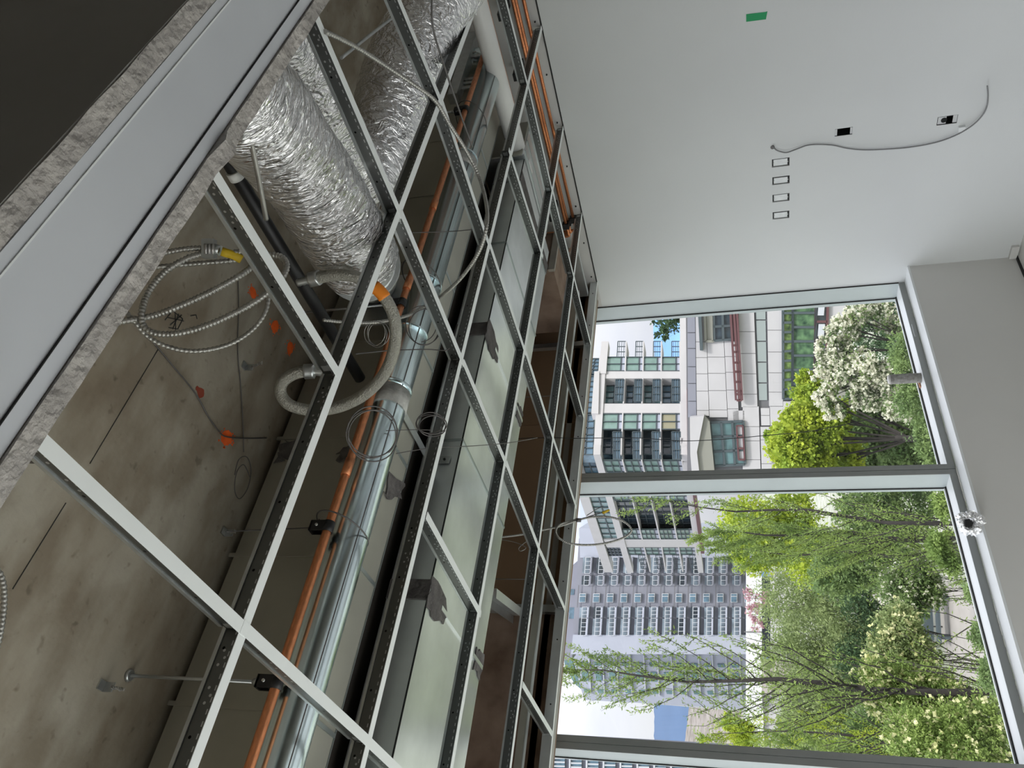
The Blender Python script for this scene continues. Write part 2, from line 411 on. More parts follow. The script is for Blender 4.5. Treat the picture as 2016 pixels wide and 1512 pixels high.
def rough_board(name, ya, yb, z0, m, amp, parent, jag, seed):
    """drywall board whose cut lower edge is ragged"""
    random.seed(seed); n = 260; mb = MB(); vs = []; fs = []
    for i in range(n + 1):
        x = XH0 + (XH1 - XH0) * i / n
        d = amp * (mnoise.noise(Vector((x * 9, seed, 0))) + 0.6 * mnoise.noise(Vector((x * 31, seed, 3))))
        dy = amp * 0.8 * mnoise.noise(Vector((x * 14, seed + 7, 1)))
        z = z0 + d
        for (jx, jw, jd) in jag:
            if abs(x - jx) < jw: z += jd * (1 - abs(x - jx) / jw)
        y0, y1 = ya, yb
        if jag: y1 = yb + dy
        else: y0 = ya + dy
        vs += [(x, y0, z), (x, y1, z + d * .4), (x, y1, ZS), (x, y0, ZS)]
    for i in range(n):
        a, b = i * 4, i * 4 + 4
        fs += [(a, b, b + 1, a + 1), (a + 1, b + 1, b + 2, a + 2), (a + 3, a + 2, b + 2, b + 3), (a, a + 3, b + 3, b)]
    return MB().add(vs, fs).build(name, m, parent)
# near board: raw edge in gypsum, face in grey paper
rough_board('board_edge', y_n0 + .001, y_n1, ZH, M['gypsum'], 0.0020, hd, [], 3)
MB().box(XH0, XH1, y_n0 - .0005, y_n0 + .0012, ZH + .002, ZS).build('paper_face', M['drywall'], hd)
MB().box(XH0, XH1, y_t1, y_e, ZH + .003, ZH + .08).build('track_flange', M['track'], hd)
MB().box(XH0, XH1, y_n1 + .001, y_n1 + .012, ZH + .010, ZH + .05).build('track_lip', M['gasket'], hd)
MB().box(XH0, XH1, y_n1 + .016, y_n1 + .018, ZH + .0045, ZH + .0065).build('track_crease', M['sill'], hd)
MB().box(XH0, XH1, y_t1 - .0007, y_t1 + .0003, ZH + .003, ZH + .008).build('track_joint', M['gasket'], hd)
jx = at(438, 292, 2, ZH)[0]
rough_board('board_edge', y_e + .001, y_f, ZH - .001, M['gypsum'], 0.0016, hd, [(jx, 0.03, -.010)], 11)

# fill lights added out of view, left of the picture, to brighten the room
FILL_W = 72
for i, (lx, ly) in enumerate([(-2.9, 1.0), (-2.9, 2.3), (-4.4, 1.0), (-4.4, 2.3), (-5.9, 1.0), (-5.9, 2.3)]):
    fx_ = thing('ceiling_light', 'white lay-in ceiling light left of the picture, %s of the six' % ['first', 'second', 'third', 'fourth', 'fifth', 'sixth'][i], 'ceiling light', (lx, ly, HC), 'lay-in ceiling lights')
    MB().box(lx - .62, lx + .62, ly - .31, ly + .31, HC, HC + .09).build('housing', M['sill'], fx_)
    MB().tube([(lx, ly, HC + .09), (lx, ly, ZS)], .004, 6).build('hanger', M['wire'], fx_)
    la = bpy.data.lights.new('lamp', 'AREA'); la.shape = 'RECTANGLE'; la.size = 1.2; la.size_y = .6; la.energy = FILL_W; la.color = (.93, .97, 1.0)
    lo_ = bpy.data.objects.new('lamp', la); COL.objects.link(lo_); lo_.parent = fx_; lo_.location = (0, 0, -.005)

# unseen wall added left of the opening to shut light out of the near side
MB().box(XL, -1.3, y_n0, y_f, 0, ZS).build('wall_partition', M['drywall'], kind='structure')

# ================================================================== window wall
win_x = [XL, -6.21, -4.70, -3.39, -1.88, -0.37, 1.16, 2.673, XW]
HEADZ = 2.72
def mull(x, parent, half=False):
    mb = MB().box(x - .031, x + .031, YF + .004, YG + .03, ZRAIL - .03, HEADZ)
    mb.build('mullion_body', M['frame'], parent)
    MB().box(x - .032, x - .0015, YF, YF + .0045, ZRAIL - .035, HEADZ).build('mullion_face', M['frame_face'], parent)
    MB().box(x + .0015, x + .032, YF, YF + .0045, ZRAIL - .035, HEADZ).build('mullion_face', M['frame_face'], parent)
    MB().box(x - .036, x + .036, YG - .004, YG + .004, ZRAIL, HEADZ).build('gasket', M['gasket'], parent)
bays = [(1.16 + .032, 2.673 - .032), (2.673 + .032, XW - .004)] + [(win_x[i] + .032, win_x[i + 1] - .032) for i in range(5, -1, -1)]
for i, (a, b) in enumerate(bays):
    w = MB().box(a - .034, b + .034, YF + .0005, YF + .006, ZSILL + .001, ZRAIL).build('window_%d' % (i + 1), M['frame_face'], kind='structure')
    MB().box(a, b, YF + .006, YG + .03, ZSILL + .001, ZRAIL).build('window_sill', M['sill'], w)
    MB().box(a, b, YG - .012, YG - .004, ZRAIL, ZRAIL + .006).build('gasket', M['gasket'], w)
    MB().box(a, b, YG - .004, YG + .01, ZRAIL, ZRAIL + .011).build('glazing_bead', M['sill'], w)
    MB().box(a, b, YF, YG + .03, HEADZ, HEADZ + .07).build('window_head', M['frame'], w)
    MB().add([(a - .01, YG, ZRAIL - .005), (b + .01, YG, ZRAIL - .005), (b + .01, YG, HEADZ + .01), (a - .01, YG, HEADZ + .01)], [(0, 1, 2, 3)]).build('glass_pane', M['glass'], w)
    if i == 1:
        MB().box(XW - .009, XW, YF + .001, YG + .03, ZRAIL, HEADZ).build('jamb', M['frame'], w)
        MB().box(XW - .010, XW, YF - .0012, YF + .0012, ZRAIL, HEADZ).build('jamb_joint', M['gasket'], w)
        MB().box(XW - .016, XW - .009, YG - .006, YG, ZRAIL, HEADZ).build('gasket', M['gasket'], w)
        mull(2.673, w)
        p = at(1800, 650, 2, ZRAIL); MB().box(p[0] - .05, p[0] + .05, p[1] - .004, p[1] + .004, ZRAIL, ZRAIL + .006).build('catch', M['frame_face'], w)
    elif i == 0: mull(1.16, w)
    else: mull(a - .032, w)

# ================================================================== ceiling grid
def tee(p, q, label, group, w=0.0245, main=False):
    p, q = vec(p), vec(q); L = np.linalg.norm(q - p); ang = math.atan2(q[1] - p[1], q[0] - p[0])
    t = thing('ceiling_tee', label, 'ceiling tee', (*((p + q) / 2)[:2], HC), group)
    t.rotation_euler = (0, 0, ang)
    def part(mb, n, m):
        o = mb.build(n, m); o.parent = t; return o
    part(MB().box(-L / 2, L / 2, -w / 2, w / 2, float(p[2] - HC), float(p[2] - HC) + .0012), 'flange', M['tee_white'])
    wb = part(MB().box(-L / 2 + .003, L / 2 - .003, -.0011, .0011, .0012, .036), 'web', M['tee_web'])
    part(MB().box(-L / 2 + .02, L / 2 - .02, -.0036, .0036, .036, .0435), 'bulb', M['steel'])
    for sgn in (-1, 1):
        part(MB().box(sgn * (L / 2 - .030), sgn * (L / 2 - .013), -.0024, .0024, .010, .030), 'end_clip', M['steel']).parent = wb
    return t
def cp(px, py): return at(px, py, 2, HC)
def extend(a, b, xa, xb):
    a, b = vec(a), vec(b)
    f = lambda x: a + (b - a) * ((x - a[0]) / (b[0] - a[0]))
    return f(xa), f(xb)
ordn = ['first', 'second', 'third', 'fourth', 'fifth', 'sixth', 'seventh', 'eighth']
mains = [((941, 0), (380, 1512)), ((1069, 45), (722, 1478)), ((1109, 253), (893, 1490)), ((1145, 428), (1005, 1512))]
mlab = ['long white main tee nearest the bulkhead, crossing under the copper pipe', 'long white main tee under the near edge of the wide shiny duct',
        'long white main tee under the far edge of the wide shiny duct', 'long white main tee nearest the window, below the brown boards']
for (a, b), lb in zip(mains, mlab):
    p, q = extend(cp(*a), cp(*b), XW - .004, -1.9); p[2] = q[2] = HC
    tee(q, p, lb, 'main tees of the ceiling grid', main=True)
rows = {
    'between the bulkhead and the first long tee': [((85, 872), (478, 1236), -.22), ((425, 345), (662, 729), -.22), ((626, 40), (788, 420), -.2), ((785, -2), (868, 199), -.6), ((905, -30), (936, 22), -.3)],
    'between the first and second long tees': [((482, 1238), (722, 1457), 0), ((792, 424), (911, 713), 0), ((871, 203), (963, 483), 0), ((985, -42), (1037, 162), 0)],
    'between the second and third long tees': [((724, 1459), (870, 1598), 0), ((842, 1018), (945, 1207), 0), ((914, 716), (996, 912), 0), ((966, 486), (1034, 693), 0), ((1003, 298), (1068, 504), 0), ((1040, 168), (1087, 375), 0)],
    'between the third and fourth long tees': [((998, 915), (1064, 1088), 0), ((1036, 696), (1089, 863), 0), ((1089, 380), (1128, 539), 0)],
    'between the fourth long tee and the window trim': [((1030, 1349), (1088, 1447), 0), ((1066, 1091), (1111, 1197), 0), ((1090, 866), (1134, 997), 0), ((1113, 690), (1149, 820), 0), ((1129, 541), (1163, 678), 0)],
}
for ri, (rname, segs) in enumerate(rows.items()):
    for i, (a, b, ext) in enumerate(segs):
        p, q = cp(*a), cp(*b)
        dq_ = (q - p) / np.linalg.norm(q - p); q = q + dq_ * .011; p = p - dq_ * .011
        if ext: p = p + dq_ * ext
        p[2] -= .0007 + .0005 * (ri % 2); q[2] = p[2]
        tee(p, q, 'white cross tee %s, %s from the left' % (rname, ordn[i]), 'cross tees of the ceiling grid')
# edge trims
tr = MB().box(XL, XW - .004, YT, YT + .0015, HC, HC + .045).build('trim_2', M['galv'], kind='structure')
MB().box(XL, XW, YT, YT + .02, HC - .002, HC).build('trim_lip', M['tee_white'], tr)
for k in range(16):
    x = XW - .12 - k * .31
    MB().cyl((x, YT - .003, HC + .02), (x, YT, HC + .02), .0035, 8).build('screw', M['black'], tr)
MB().box(XL, XW, YT + .02, 3.742, HC + .012, HC + .026).build('trim_3', M['drywall'], kind='structure')
MB().box(XL, XW, 3.742, 3.90, HC + .1, 2.745).build('trim_5', M['drywall'], kind='structure')
t2 = MB().box(XW - .004, XW + .001, y_f, YT, HC - .003, HC + .004).build('trim_4', M['gasket'], kind='structure')
for k in range(10):
    y = YT - .05 - k * .30
    MB().cyl((XW - .006, y, HC + .03), (XW + .002, y, HC + .03), .0045, 8).build('screw', M['black'], t2)

# ================================================================== ducts
def duct_parts(d, x0, x1, y0, y1, z0, z1, seams, m_side, m_body, pitch):
    MB().box(x0, x1, y0, y1, z0, z1).build('casing', m_body, d)
YA0, YA1, ZA = 1.90, 2.095, 1.745 + 1.12
XD0, XD1 = -2.5, 3.98
dA = thing('rectangular_duct', 'dull galvanised rectangular duct hung tight under the concrete slab', 'duct', (0.5, YA0, ZA), 'sheet metal air ducts')
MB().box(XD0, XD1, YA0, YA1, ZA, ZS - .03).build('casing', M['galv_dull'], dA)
MB().box(XD0, XD1, YA1 - .002, YA1 + .0015, ZA - .003, ZA + .002).build('lower_edge', M['seam'], dA)
xseam = at(590, 862, 1, YA0)[0]
k = -6
while xseam + k * .455 < XD1:
    x = xseam + k * .455; k += 1
    if x < XD0 + .1: continue
    MB().box(x - .006, x + .006, YA0 - .004, YA0 + .001, ZA, ZS - .012).build('side_seam', M['galv_dull'], dA)
    MB().box(x - .006, x + .006, YA0, YA1, ZA - .004, ZA + .001).build('bottom_seam', M['seam'], dA)
def patch(name, d, pts, off, m, seed, amp=.012, parent=None):
    """irregular smear of sealant: polygon on a plane, given a little thickness"""
    random.seed(seed); P = [vec(p) for p in pts]; out = []
    for i in range(len(P)):
        a, b = P[i], P[(i + 1) % len(P)]
        for k in range(4):
            q = a + (b - a) * k / 4
            out.append(q + (np.random.RandomState(seed * 97 + i * 7 + k).rand(3) - .5) * 2 * amp * (np.abs(vec(off)) < 1e-9))
    return MB().slab(out, off).build(name, m, d)
def qx(px_list, ax, val): return [at(x, y, ax, val) for x, y in px_list]
patch('sealant', dA, qx([(548, 882), (570, 866), (604, 872), (596, 902), (568, 905), (543, 908)], 1, YA0 - .001), (0, -.003, 0), M['sealant'], 2)
patch('sealant', dA, qx([(665, 890), (690, 880), (700, 900), (668, 908)], 1, YA0 - .001), (0, -.003, 0), M['sealant'], 3)
patch('sealant', dA, qx([(615, 1032), (650, 1022), (652, 1034), (618, 1042)], 1, YA0 - .001), (0, -.003, 0), M['sealant'], 4)
patch('sealant', dA, qx([(765, 935), (795, 950), (785, 985), (755, 975)], 2, ZA - .001), (0, 0, -.004), M['sealant'], 5)

YB0, YB1, ZB, ZB1 = 2.245, 2.885, 1.745 + 1.0, 1.745 + 1.146
XB0, XB1 = -2.5, 3.62
dB = thing('rectangular_duct', 'wide shiny flat duct mirroring the window, above the grid', 'duct', (0.5, YB0, ZB), 'sheet metal air ducts')
MB().box(XB0, XB1, YB0, YB1, ZB, ZB1).build('casing', M['galv'], dB)
MB().box(XB0, XB1, YB0 - .0015, YB0 + .002, ZB - .002, ZB + .003).build('corner_fold', M['gasket'], dB)
xj = at(850, 1168, 2, ZB)[0]
xb = [xj, xj - .62, xj - 1.24, xj - 1.86, xj + .62, xj + 1.22, xj + 1.80, xj + 2.30]
for i, x in enumerate(xb):
    if not (XB0 < x < XB1): continue
    MB().box(x - .005, x + .005, YB0 - .004, YB0, ZB, ZB1).build('side_seam', M['seam'], dB)
    MB().box(x - .005, x + .005, YB0, YB1, ZB - .004, ZB + .001).build('bottom_seam', M['seam'], dB)
# sealed flange joints: grey sealant wrapped over the seam
def joint(x, w, seed):
    MB().box(x - w / 2, x + w / 2, YB0 - .006, YB0, ZB - .004, ZB1).build('sealant', M['sealant'], dB)
    patch('sealant', dB, [(x - w * .9, YB0 - .004, ZB - .001), (x + w * .7, YB0 - .004, ZB - .001), (x + w * .5, YB0 + .15, ZB - .001), (x - w * .2, YB0 + .19, ZB - .001), (x - w * .8, YB0 + .13, ZB - .001)], (0, 0, -.004), M['sealant'], seed)
    patch('sealant', dB, [(x - w * .6, YB1 - .09, ZB - .001), (x + w * .6, YB1 - .10, ZB - .001), (x + w * .6, YB1, ZB - .001), (x - w * .7, YB1, ZB - .001)], (0, 0, -.004), M['sealant'], seed + 1)
    MB().box(x - .012, x + .004, YB0 + .12, YB1, ZB - .007, ZB).build('flange_strip', M['galv'], dB)
joint(xj, .07, 21); joint(xj + 1.22, .07, 31)
xj3 = at(1080, 545, 2, ZB)[0]
MB().box(xj3 - .04, xj3 + .03, YB0 - .006, YB1 + .004, ZB - .006, ZB + .001).build('sealant', M['sealant'], dB)
# strap hanger between the two ducts
st = thing('strap_hanger', 'flat metal strap bridging the gap between the two ducts', 'strap', at(845, 895, 2, ZB + .06), None)
a, b = at(818, 893, 2, ZA - .004), at(905, 893, 1, YB0 - .006)
xs_ = at(860, 894, 1, 2.2)[0]
MB().box(xs_ - .016, xs_ + .016, YA1 - .13, YB0 - .006, ZA - .008, ZA - .005).build('strap', M['steel'], st)
MB().box(xs_ - .016, xs_ + .016, YB0 - .009, YB0 - .0065, ZB + .03, ZA - .005).build('tab', M['steel'], st)
for zz in (.05, .1): MB().cyl((xs_, YB0 - .014, ZB + zz), (xs_, YB0 - .009, ZB + zz), .005, 8).build('screw', M['black'], st)

# round duct along the bottom corner of the upper duct
YR, ZR, RR = 1.816, 1.745 + 1.0965, .0605
rdct = thing('round_duct', 'bright round metal duct running beside the copper pipe', 'duct', (1, YR, ZR), 'sheet metal air ducts')
XR0, XR1 = -2.2, 3.75
MB().tube([(XR0, YR, ZR), (XR1, YR, ZR)], RR, 40).build('duct_body', M['galv_tube'], rdct)
MB().tube([(XR0, YR - RR * math.cos(.95), ZR - RR * math.sin(.95)), (XR1, YR - RR * math.cos(.95), ZR - RR * math.sin(.95))], .0016, 6).build('long_seam', M['wire'], rdct)
def tube_ring(x, w, r, m, name, amp=0, seed=0):
    n = 40; pts = [(x - w / 2, YR, ZR), (x, YR, ZR), (x + w / 2, YR, ZR)]
    rs = np.random.RandomState(seed)
    rad = [[r * (1 + amp * rs.randn() * .5) for _ in range(n)] for _ in pts]
    MB().tube(pts, r, n, radii=rad).build(name, m, rdct)
for k_, (px, py) in enumerate([(795, 778), (938, 312)]):
    x = at(px, py, 1, YR - .03)[0]
    tube_ring(x, .075, RR + .002, M['sealant_white'], 'joint_tape', .02, 5 + k_); tube_ring(x + .05, .012, RR + .0035, M['galv_tube'], 'crimp_bead')
for px, py in [(865, 548), (845, 645)]:
    tube_ring(at(px, py, 1, YR - .03)[0], .008, RR + .003, M['galv_tube'], 'crimp_bead')
# elbow at the far end, turning up
el = [(XR1, YR, ZR), (XR1 + .10, YR, ZR + .004), (XR1 + .17, YR, ZR + .05), (XR1 + .19, YR, ZR + .13), (XR1 + .19, YR, ZR + .3)]
MB().tube(spline(el, 6), RR + .003, 32).build('elbow', M['galv_tube'], rdct)
# wire ties hung round the tube
for i, (px, py) in enumerate([(735, 1035), (885, 535), (955, 225)]):
    x = at(px, py, 1, YR - .05)[0]
    ring = [(x + .012 * math.sin(a), YR - .028 + (RR + .043) * math.cos(a), ZR + .008 + (RR + .012) * math.sin(a)) for a in np.linspace(0, 2 * math.pi, 40, endpoint=False)]
    o = MB().tube(ring, .0022, 6, closed=True).build('wire_tie', M['wire'])
    tag(o, ['wire loop tied round the round duct and copper pipe, nearest the camera', 'wire loop tied round the round duct beside the braided hose', 'wire loop tied round the round duct at its far end'][i], 'wire', 'wire ties on the round duct')

# copper pipe with clevis hangers
YC, ZC, RC = 1.7245, 1.745 + 1.113, .0125
cu = thing('copper_pipe', 'long bright copper water pipe beside the round duct', 'pipe', (1, YC, ZC), 'copper pipes')
MB().tube([(-2.2, YC, ZC), (4.0, YC, ZC)], RC, 20).build('pipe', M['copper'], cu)
for px, py in [(700, 920), (850, 405), (792, 560)]:
    x = at(px, py, 1, YC)[0]; MB().tube([(x - .03, YC, ZC), (x + .03, YC, ZC)], RC + .002, 20).build('coupling', M['copper'], cu)
labs = ['black pipe clamp on threaded rod holding the copper pipe, nearest the camera', 'black pipe clamp holding the copper pipe beside the braided hose', 'black pipe clamp holding the copper pipe at its far end', 'small dark clamp on the copper pipe over the duct sealant']
for i, (px, py) in enumerate([(545, 1345), (798, 597), (922, 215), (648, 1038)]):
    x = at(px, py, 1, YC)[0]
    h = thing('pipe_clamp', labs[i], 'pipe clamp', (x, YC, ZC), 'clamps on the copper pipe')
    w = .016; mb = MB()
    ring = [(x, YC + (RC + .004) * math.cos(a), ZC + (RC + .004) * math.sin(a)) for a in np.linspace(0, 2 * math.pi, 24, endpoint=False)]
    r0 = [(q[0] - w, q[1], q[2]) for q in ring]; r1 = [(q[0] + w, q[1], q[2]) for q in ring]
    ri0 = [(q[0] - w, YC + (q[1] - YC) * .8, ZC + (q[2] - ZC) * .8) for q in ring]; ri1 = [(q[0] + w, YC + (q[1] - YC) * .8, ZC + (q[2] - ZC) * .8) for q in ring]
    n = 24; vs = r0 + r1 + ri1 + ri0; fs = []
    for a in range(4):
        for b_ in range(n): fs.append((a * n + b_, a * n + (b_ + 1) % n, ((a + 1) % 4) * n + (b_ + 1) % n, ((a + 1) % 4) * n + b_))
    mb.add(vs, fs, True); mb.build('ring', M['black'], h)
    for s_ in (-1, 1): MB().box(x - w, x + w, YC + s_ * .012 - .002, YC + s_ * .012 + .002, ZC + .008, ZC + .050).build('cheek', M['black'], h)
    MB().box(x - w, x + w, YC - .014, YC + .014, ZC + .046, ZC + .052).build('bridge', M['black'], h)
    MB().cyl((x, YC - .018, ZC + .03), (x, YC + .018, ZC + .03), .004, 8).build('bolt', M['steel'], h)
    if i < 3:
        rod = MB().cyl((x, YC, ZC + .045), (x, YC, ZS - .001), .0045, 10).build('threaded_rod', M['steel'], h)
        MB().cyl((x, YC, ZC + .052), (x, YC, ZC + .066), .009, 6).build('nut', M['steel'], rod)
        MB().cyl((x, YC, ZS - .008), (x, YC, ZS), .013, 20, .017).build('escutcheon', M['steel'], rod)

# foil flexible ducts
def flex(path, R, label, m, ribs, amp, seed, wr=0.018):
    P = resample(spline(path, 14), .012); n = 56; m_ = len(P); rs = np.random.RandomState(seed)
    s = np.arange(m_) * .012; rad = []
    for i in range(m_):
        row = []
        for k in range(n):
            a = 2 * math.pi * k / n
            w1 = mnoise.noise(Vector((s[i] * 55, math.cos(a) * 2.2, math.sin(a) * 2.2 + seed)))
            w2 = mnoise.noise(Vector((s[i] * 16, math.cos(a) * 5, math.sin(a) * 5 + seed * 3)))
            w3 = mnoise.noise(Vector((s[i] * 4.5, math.cos(a) * 1.2, math.sin(a) * 1.2 + seed * 5)))
            row.append(R * (1 + amp * w1 + wr * w2 + .07 * w3 + ribs * math.sin(s[i] * 2 * math.pi / .05 + a * 0)))
        rad.append(row)
    d = thing('flexible_duct', label, 'flexible duct', P[0], 'foil wrapped flexible ducts')
    o = MB().tube(P, R, n, radii=rad).build('sleeve', m, d)
    me = o.data; ul = me.uv_layers.new(name='duct'); vi = np.zeros(len(me.loops), dtype=np.int32); me.loops.foreach_get('vertex_index', vi)
    ii, kk = vi // n, vi % n
    first = np.zeros(len(me.loops), dtype=bool); st_ = np.zeros(len(me.polygons), dtype=np.int32); tt_ = np.zeros(len(me.polygons), dtype=np.int32)
    me.polygons.foreach_get('loop_start', st_); me.polygons.foreach_get('loop_total', tt_)
    kf = kk.astype(float)
    for a_, b_ in zip(st_, tt_):
        if b_ == 4:
            q_ = kk[a_:a_ + 4]
            if q_.max() - q_.min() > 2: kf[a_:a_ + 4] = np.where(q_ == 0, n, q_)
    uvs = np.stack([ii * .012, kf / n * 2 * math.pi * R], 1).astype(np.float32); ul.data.foreach_set('uv', uvs.ravel())
    return d, P
def RDL(l): return [rd(*q) for q in l]
f1, P1 = flex(RDL([(408, 104, 1.66), (455, 170, 1.75), (520, 235, 1.92), (580, 315, 2.06), (638, 395, 2.18), (682, 468, 2.30), (706, 512, 2.38)]), .118, 'fat crinkled silver flexible duct nearest the bulkhead', M['foil'], .008, .03, 4, .03)
f2, P2 = flex(RDL([(905, -60, 3.35), (850, 20, 3.2), (800, 120, 3.05), (765, 230, 2.95), (735, 320, 2.85), (700, 385, 2.75)]), .135, 'long silver flexible duct in the top corner above the grid', M['foil2'], .006, .022, 9, .02)
f3, P3 = flex(RDL([(430, -50, 2.12), (485, 10, 2.25), (553, 95, 2.4), (612, 190, 2.52), (664, 290, 2.65), (706, 375, 2.75)]), .112, 'bright foil flexible duct squeezed behind the fat crinkled one', M['foil2'], .0, .02, 14, .02)
# take-off collar into the dull duct
tk = thing('duct_takeoff', 'plain sheet metal take-off where the fat flexible duct ends', 'duct fitting', (2.2, YA0, 2.9), None)
c0 = np.array(P1[-1]); c1 = at(738, 556, 1, YA0 - .001)
MB().tube([c0, c0 + (c1 - c0) * .35, c1], .1, 32, radii=[.108, .10, .088]).build('collar', M['galv'], tk)
MB().tube([c0 + (c1 - c0) * .1, c0 + (c1 - c0) * .18], .119, 32).build('clamp_band', M['steel'], tk)
a = at(745, 590, 1, YA0); MB().box(a[0] - .15, a[0] + .13, YA0 - .008, YA0 - .001, ZA + .05, ZS - .09).build('mounting_plate', M['galv'], tk)

# black drain pipe with a white band
bp_ = thing('black_pipe', 'black plastic pipe with a white band beside the fat flexible duct', 'pipe', (1.63, 1.2, 2.945), None)
p0, p1 = at(452, 322, 2, 2.945), at(648, 645, 2, 2.945)
dd = (p1 - p0) / np.linalg.norm(p1 - p0)
MB().tube([p0 - dd * .3, p1 + dd * .25], .0185, 20).build('pipe', M['black'], bp_)
pw = at(463, 344, 2, 2.945); MB().tube([pw - dd * .012, pw + dd * .012], .0205, 20).build('white_band', M['white_plastic'], bp_)

# ================================================================== armoured cables and hoses
def ribbed(path, r, m, label, cat='cable', name='armoured_cable', pitch=.0085, depth=.24, group='armoured electrical cables', n=10, sub=8):
    P = resample(spline(path, sub), pitch / 4); rr = [r * (1, 1.0, 1 - depth, 1 - depth * .9)[i % 4] for i in range(len(P))]
    t = thing(name, label, cat, P[0], group)
    MB().tube(P, r, n, radii=rr).build('sheath', m, t)
    return t, P
D = 1.95
c, P = ribbed(RDL([(200, 640, D), (245, 632, D), (300, 622, D), (350, 604, D - .02), (410, 577, D - .03), (460, 550, D - .03), (492, 528, D), (499, 512, D + .02), (490, 500, D + .03), (470, 496, D + .03), (452, 500, D + .03)]), .0078, M['bx'], 'thick armoured cable running from the bulkhead to the yellow connector')
MB().tube(RDL([(476, 511, D + .03), (462, 503, D + .03), (446, 498, D + .03), (436, 495, D + .03)]), .0105, 10).build('yellow_sleeve', M['yellow'], c)
c, P = ribbed(RDL([(410, 497, D + .05), (370, 508, D + .05), (325, 535, D + .05), (292, 575, D + .03), (279, 615, D), (283, 642, D - .01), (305, 656, D - .02), (345, 657, D - .03), (395, 645, D - .04), (450, 622, D - .05), (505, 592, D - .05), (545, 560, D - .04), (562, 535, D - .02), (563, 516, D), (550, 504, D + .02), (530, 502, D + .03), (508, 508, D + .04)]), .0078, M['bx'], 'armoured cable looped in a wide oval below the junction box')
c, P = ribbed(RDL([(498, 520, D + .06), (517, 545, D + .06), (528, 580, D + .06), (522, 615, D + .05), (498, 648, D + .04), (460, 674, D + .03), (415, 688, D + .02), (370, 691, D + .02), (325, 681, D + .02), (290, 662, D + .02), (262, 630, D + .02), (235, 600, D + .02)]), .0058, M['bx'], 'thinner armoured cable hanging in the lowest loop over the slab', pitch=.010)
c, P = ribbed(RDL([(402, 488, D + .06), (360, 491, D + .06), (318, 500, D + .07), (270, 520, D + .08)]), .0068, M['bx'], 'armoured cable running from the junction box behind the bulkhead')
c, P = ribbed(RDL([(470, 512, D + .09), (420, 516, D + .09), (360, 521, D + .1), (300, 526, D + .1)]), .0062, M['bx'], 'dark armoured cable just below the junction box', pitch=.010)
jb = thing('cable_connector', 'small metal cable junction where the looped cables meet', 'connector', rd(412, 490, D + .05), None)
q = rd(412, 490, D + .05); MB().obox(q, .022 * RM[1], .014 * RM[0], .012 * RM[2]).build('body', M['steel'], jb)
MB().tube(RDL([(418, 488, D + .05), (434, 494, D + .04)]), .012, 10).build('neck', M['steel'], jb)
for k_ in range(3): MB().tube(RDL([(405 + k_ * 7, 480, D + .035), (405 + k_ * 7, 500, D + .035)]), .004, 8).build('clamp_screw', M['wire_bright'], jb)
# cable crossing the grid
def P_(l): return RDL(l)
ribbed(P_([(640, 62, 2.05), (700, 92, 2.15), (760, 130, 2.25), (820, 170, 2.32), (858, 200, 2.38), (885, 245, 2.44), (915, 292, 2.5), (942, 345, 2.53), (957, 400, 2.45), (958, 445, 2.37), (942, 497, 2.4), (905, 550, 2.5), (862, 588, 2.6), (830, 606, 2.65), (800, 622, 2.62), (745, 634, 2.55), (690, 635, 2.5), (636, 630, 2.45)]), .0062, M['bx'], 'long armoured cable snaking down across the ceiling grid beside the flexible ducts')
# cable with a loop in front of the window
YL = 3.32
_c0 = at(960, 1062, 1, YL - .1)
c, P = ribbed([(_c0[0], _c0[1] - .02, ZS), (_c0[0], _c0[1] - .02, 3.0)] + [at(x, y, 1, YL + o) for x, y, o in [(960, 1062, -.1), (985, 1058, -.08), (1030, 1052, -.04), (1075, 1042, 0), (1105, 1035, 0), (1135, 1025, 0), (1165, 1018, 0), (1200, 1018, 0), (1228, 1027, .02), (1242, 1040, .04), (1240, 1050, .05), (1222, 1061, .05), (1190, 1070, .04), (1155, 1073, .02), (1122, 1070, 0), (1100, 1059, -.02), (1094, 1045, -.02), (1102, 1033, -.01), (1120, 1027, .0), (1138, 1022, .0)]], .0060, M['bx'], 'armoured cable curled in one loop in front of the window')
q = at(1139, 1024, 1, YL - .012); MB().tube([q - .012 * RM[0], q + .012 * RM[0]], .010, 8).build('tie', M['wire'], c)
MB().tube([at(x, y, 1, YL) for x, y in [(1150, 1020), (1172, 1013), (1190, 1008)]], .0022, 6).build('conductor', M['wire'], c)
MB().tube([at(x, y, 1, YL) for x, y in [(1155, 1015), (1175, 1002), (1188, 996)]], .0018, 6).build('conductor', M['wire'], c)
q0, q1 = at(1186, 1010, 1, YL), at(1200, 1004, 1, YL); MB().tube([q0, q1], .008, 8, radii=[.008, .005]).build('wire_nut', M['yellow'], c)
# braided sprinkler hose
DH = 2.2
hp = RDL([(585, 557, DH + .05), (622, 548, DH + .03), (660, 541, DH), (700, 545, DH - .02), (738, 565, DH - .03), (763, 595, DH - .03), (778, 635, DH - .02), (776, 685, DH), (757, 735, DH + .02), (722, 773, DH + .05), (684, 795, DH + .08), (645, 806, DH + .1), (605, 807, DH + .12), (570, 797, DH + .13), (553, 776, DH + .14), (556, 753, DH + .14), (580, 736, DH + .13), (612, 731, DH + .12), (640, 733, DH + .11)])
hose = thing('braided_hose', 'braided metal sprinkler hose curving round under the slab', 'hose', hp[4], None)
PH = resample(spline(hp, 8), .006)
i0, i1 = int(len(PH) * .055), int(len(PH) * .955)
MB().tube(PH[i0:i1], .0168, 18).build('braid', M['braid'], hose)
MB().tube(PH[:i0 + 4], .0115, 14, radii=[.0115 * (1 if i % 2 else .86) for i in range(i0 + 4)]).build('inlet_pipe', M['steel'], hose)
MB().tube(PH[i0 - 3:i0 + 3], .022, 6).build('hex_nut', M['steel'], hose)
